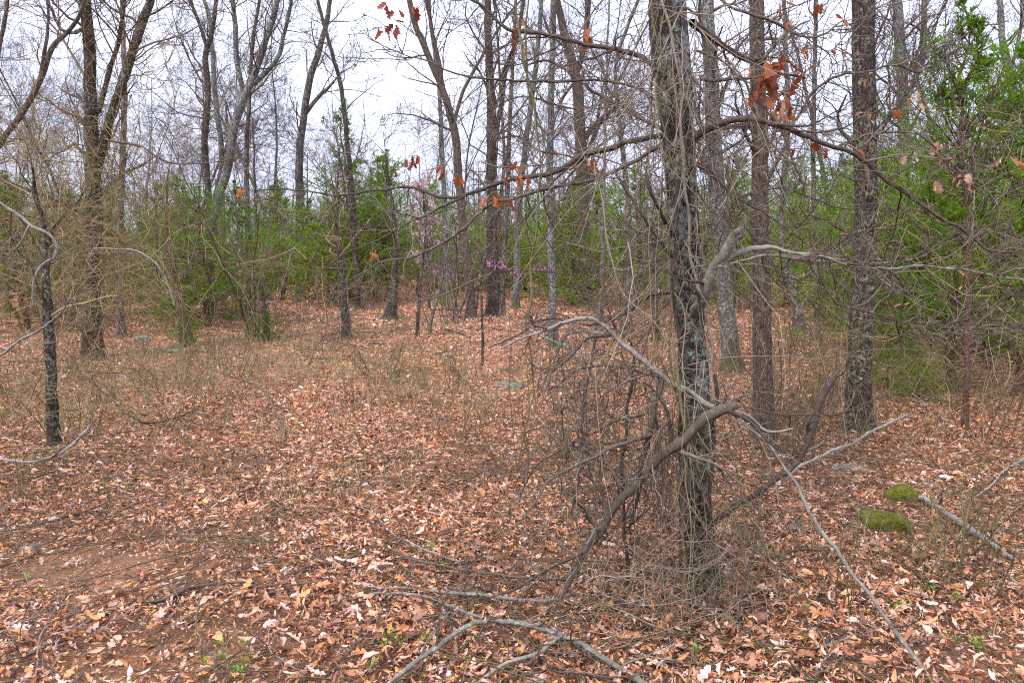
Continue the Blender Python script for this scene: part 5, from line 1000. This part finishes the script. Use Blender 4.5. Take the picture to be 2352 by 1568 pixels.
# ------------------------------------------------------------------ stones, sprouts
def stone(px, py, wx, wy, h, mat, label, seed, rot=0):
    rng = np.random.default_rng(seed); g_ = on_ground(px, py); nu, nv = 36, 18
    U, V = np.meshgrid(np.linspace(0, 2 * np.pi, nu, endpoint=False), np.linspace(-.5 * np.pi, .5 * np.pi, nv)); x = np.cos(U) * np.cos(V); y = np.sin(U) * np.cos(V); z = np.sin(V)
    nrm = 1 + .35 * (vnoise(U / (2 * np.pi) * 6 + 0, V * 1.4 + seed, 6) - .5) + .1 * (vnoise(U / (2 * np.pi) * 18, V * 6 + seed, 18) - .5)
    sgn = lambda q: np.sign(q) * np.abs(q) ** .75
    P = np.stack([sgn(x) * wx / 2 * nrm, sgn(y) * wy / 2 * nrm, sgn(z) * h * nrm], -1)
    a = Acc(); i = np.arange(nv - 1)[:, None] * nu; j = np.arange(nu)[None]; j2 = (j + 1) % nu
    a.add(P.reshape(-1, 3), np.stack([i + j, i + j2, i + nu + j2, i + nu + j], -1).reshape(-1, 4))
    o = tag(link('stone', a.mesh('stone', M[mat])), label, 'stone'); o.location = (g_[0], g_[1], float(ground_z(g_[0], g_[1])) + h * .25); o.rotation_euler = (0, 0, rot)
stone(2030, 1215, .28, .17, .085, 'moss', 'long bright green mossy stone in the leaves, the nearer of two', 1, -.35)
stone(2072, 1150, .21, .16, .08, 'moss', 'round mossy stone half covered by leaves, beside the pale log', 2)
stone(66, 1268, .11, .07, .035, 'stone', 'flat brown stone on bare soil at the lower left', 3, .2)
stone(1170, 888, .42, .2, .05, 'stone', 'flat pale grey stone lying in the middle of the clearing', 4, -.2)
stone(1955, 1080, .3, .18, .03, 'stone', 'flat brown stone near the foot of the thick dark trunk', 5)
stone(330, 785, .4, .22, .10, 'stone', 'grey stone in the weeds right of the forked tree', 6)
stone(400, 812, .28, .18, .06, 'stone', 'mossy grey stone right of the first one, by the leaning trunk', 7)
stone(2300, 795, 1.5, .5, .1, 'stone', 'long low grey rock ledge at the right edge', 8, .1)
stone(2365, 1070, .2, .12, .05, 'stone', 'small pale stone at the right edge', 10)

def sprout_mesh(seed):
    rng = np.random.default_rng(seed); a = Acc()
    for k in range(9):
        az = rng.uniform(0, 6.28); el = rng.uniform(.1, 1.2); d = np.array([math.cos(az) * math.cos(el), math.sin(az) * math.cos(el), math.sin(el)]); c = d * rng.uniform(.2, .8); s_ = np.cross(d, [0, 0, 1.]); s_ /= np.linalg.norm(s_); L = rng.uniform(.25, .45)
        a.add([c, c + d * L * .5 + s_ * L * .32, c + d * L, c + d * L * .5 - s_ * L * .32], [[0, 1, 2, 3]])
        a.tubes(np.array([[0, 0, -.1], c * .6, c])[None], np.array([[.02, .02, .01]]), 3)
    return a.mesh('sprout', M['sprout'], False)
SP = [sprout_mesh(k) for k in range(4)]
sp_list = [(500, 1500), (505, 1523), (560, 1490), (575, 1535), (462, 1478), (90, 1368), (70, 1350), (680, 1125), (690, 1140), (240, 1130), (860, 1545), (880, 1510), (925, 1500), (965, 1495), (985, 1275), (960, 1280), (640, 950), (545, 1565), (1850, 1420), (1940, 1400), (2200, 1385), (2235, 1500), (2250, 1510), (1845, 1480), (2140, 1370), (1760, 1290), (2270, 1080), (2060, 1410), (900, 1480), (480, 1545), (300, 1130), (2180, 1495), (1015, 1320), (1600, 1515)]
for (px, py) in sp_list:
    for c_ in range(2):
        g_ = on_ground(px + RS.normal(0, 8), py + RS.normal(0, 5)); o = link('sprout', SP[RS.integers(0, 4)]); tag(o, 'tiny bright green sprout coming up through the fallen leaves', 'sprout', 'green sprouts in the leaf litter')
        o.location = (g_[0], g_[1], float(ground_z(g_[0], g_[1])) + .035); s_ = RS.uniform(.022, .045); o.scale = (s_,) * 3; o.rotation_euler = (0, 0, RS.uniform(0, 6))

# labels that came out alike: tell them apart by how near they stand
from collections import defaultdict
same = defaultdict(list)
for o in SC.objects:
    if o.parent is None and o.get('label') and o.get('category') in ('shrub', 'tree', 'cedar'): same[o['label']].append(o)
for lab, os_ in same.items():
    if len(os_) > 1:
        os_.sort(key=lambda o: o.location.y)
        nm = ['nearest', 'second nearest', 'third nearest', 'fourth nearest', 'fifth nearest', 'sixth nearest', 'seventh nearest', 'eighth nearest']
        for k, o in enumerate(os_):
            wd_ = ('nearer', 'farther')[k] if len(os_) == 2 else ('farthest' if k == len(os_) - 1 else nm[min(k, 7)])
            o['label'] = wd_ + ' ' + lab
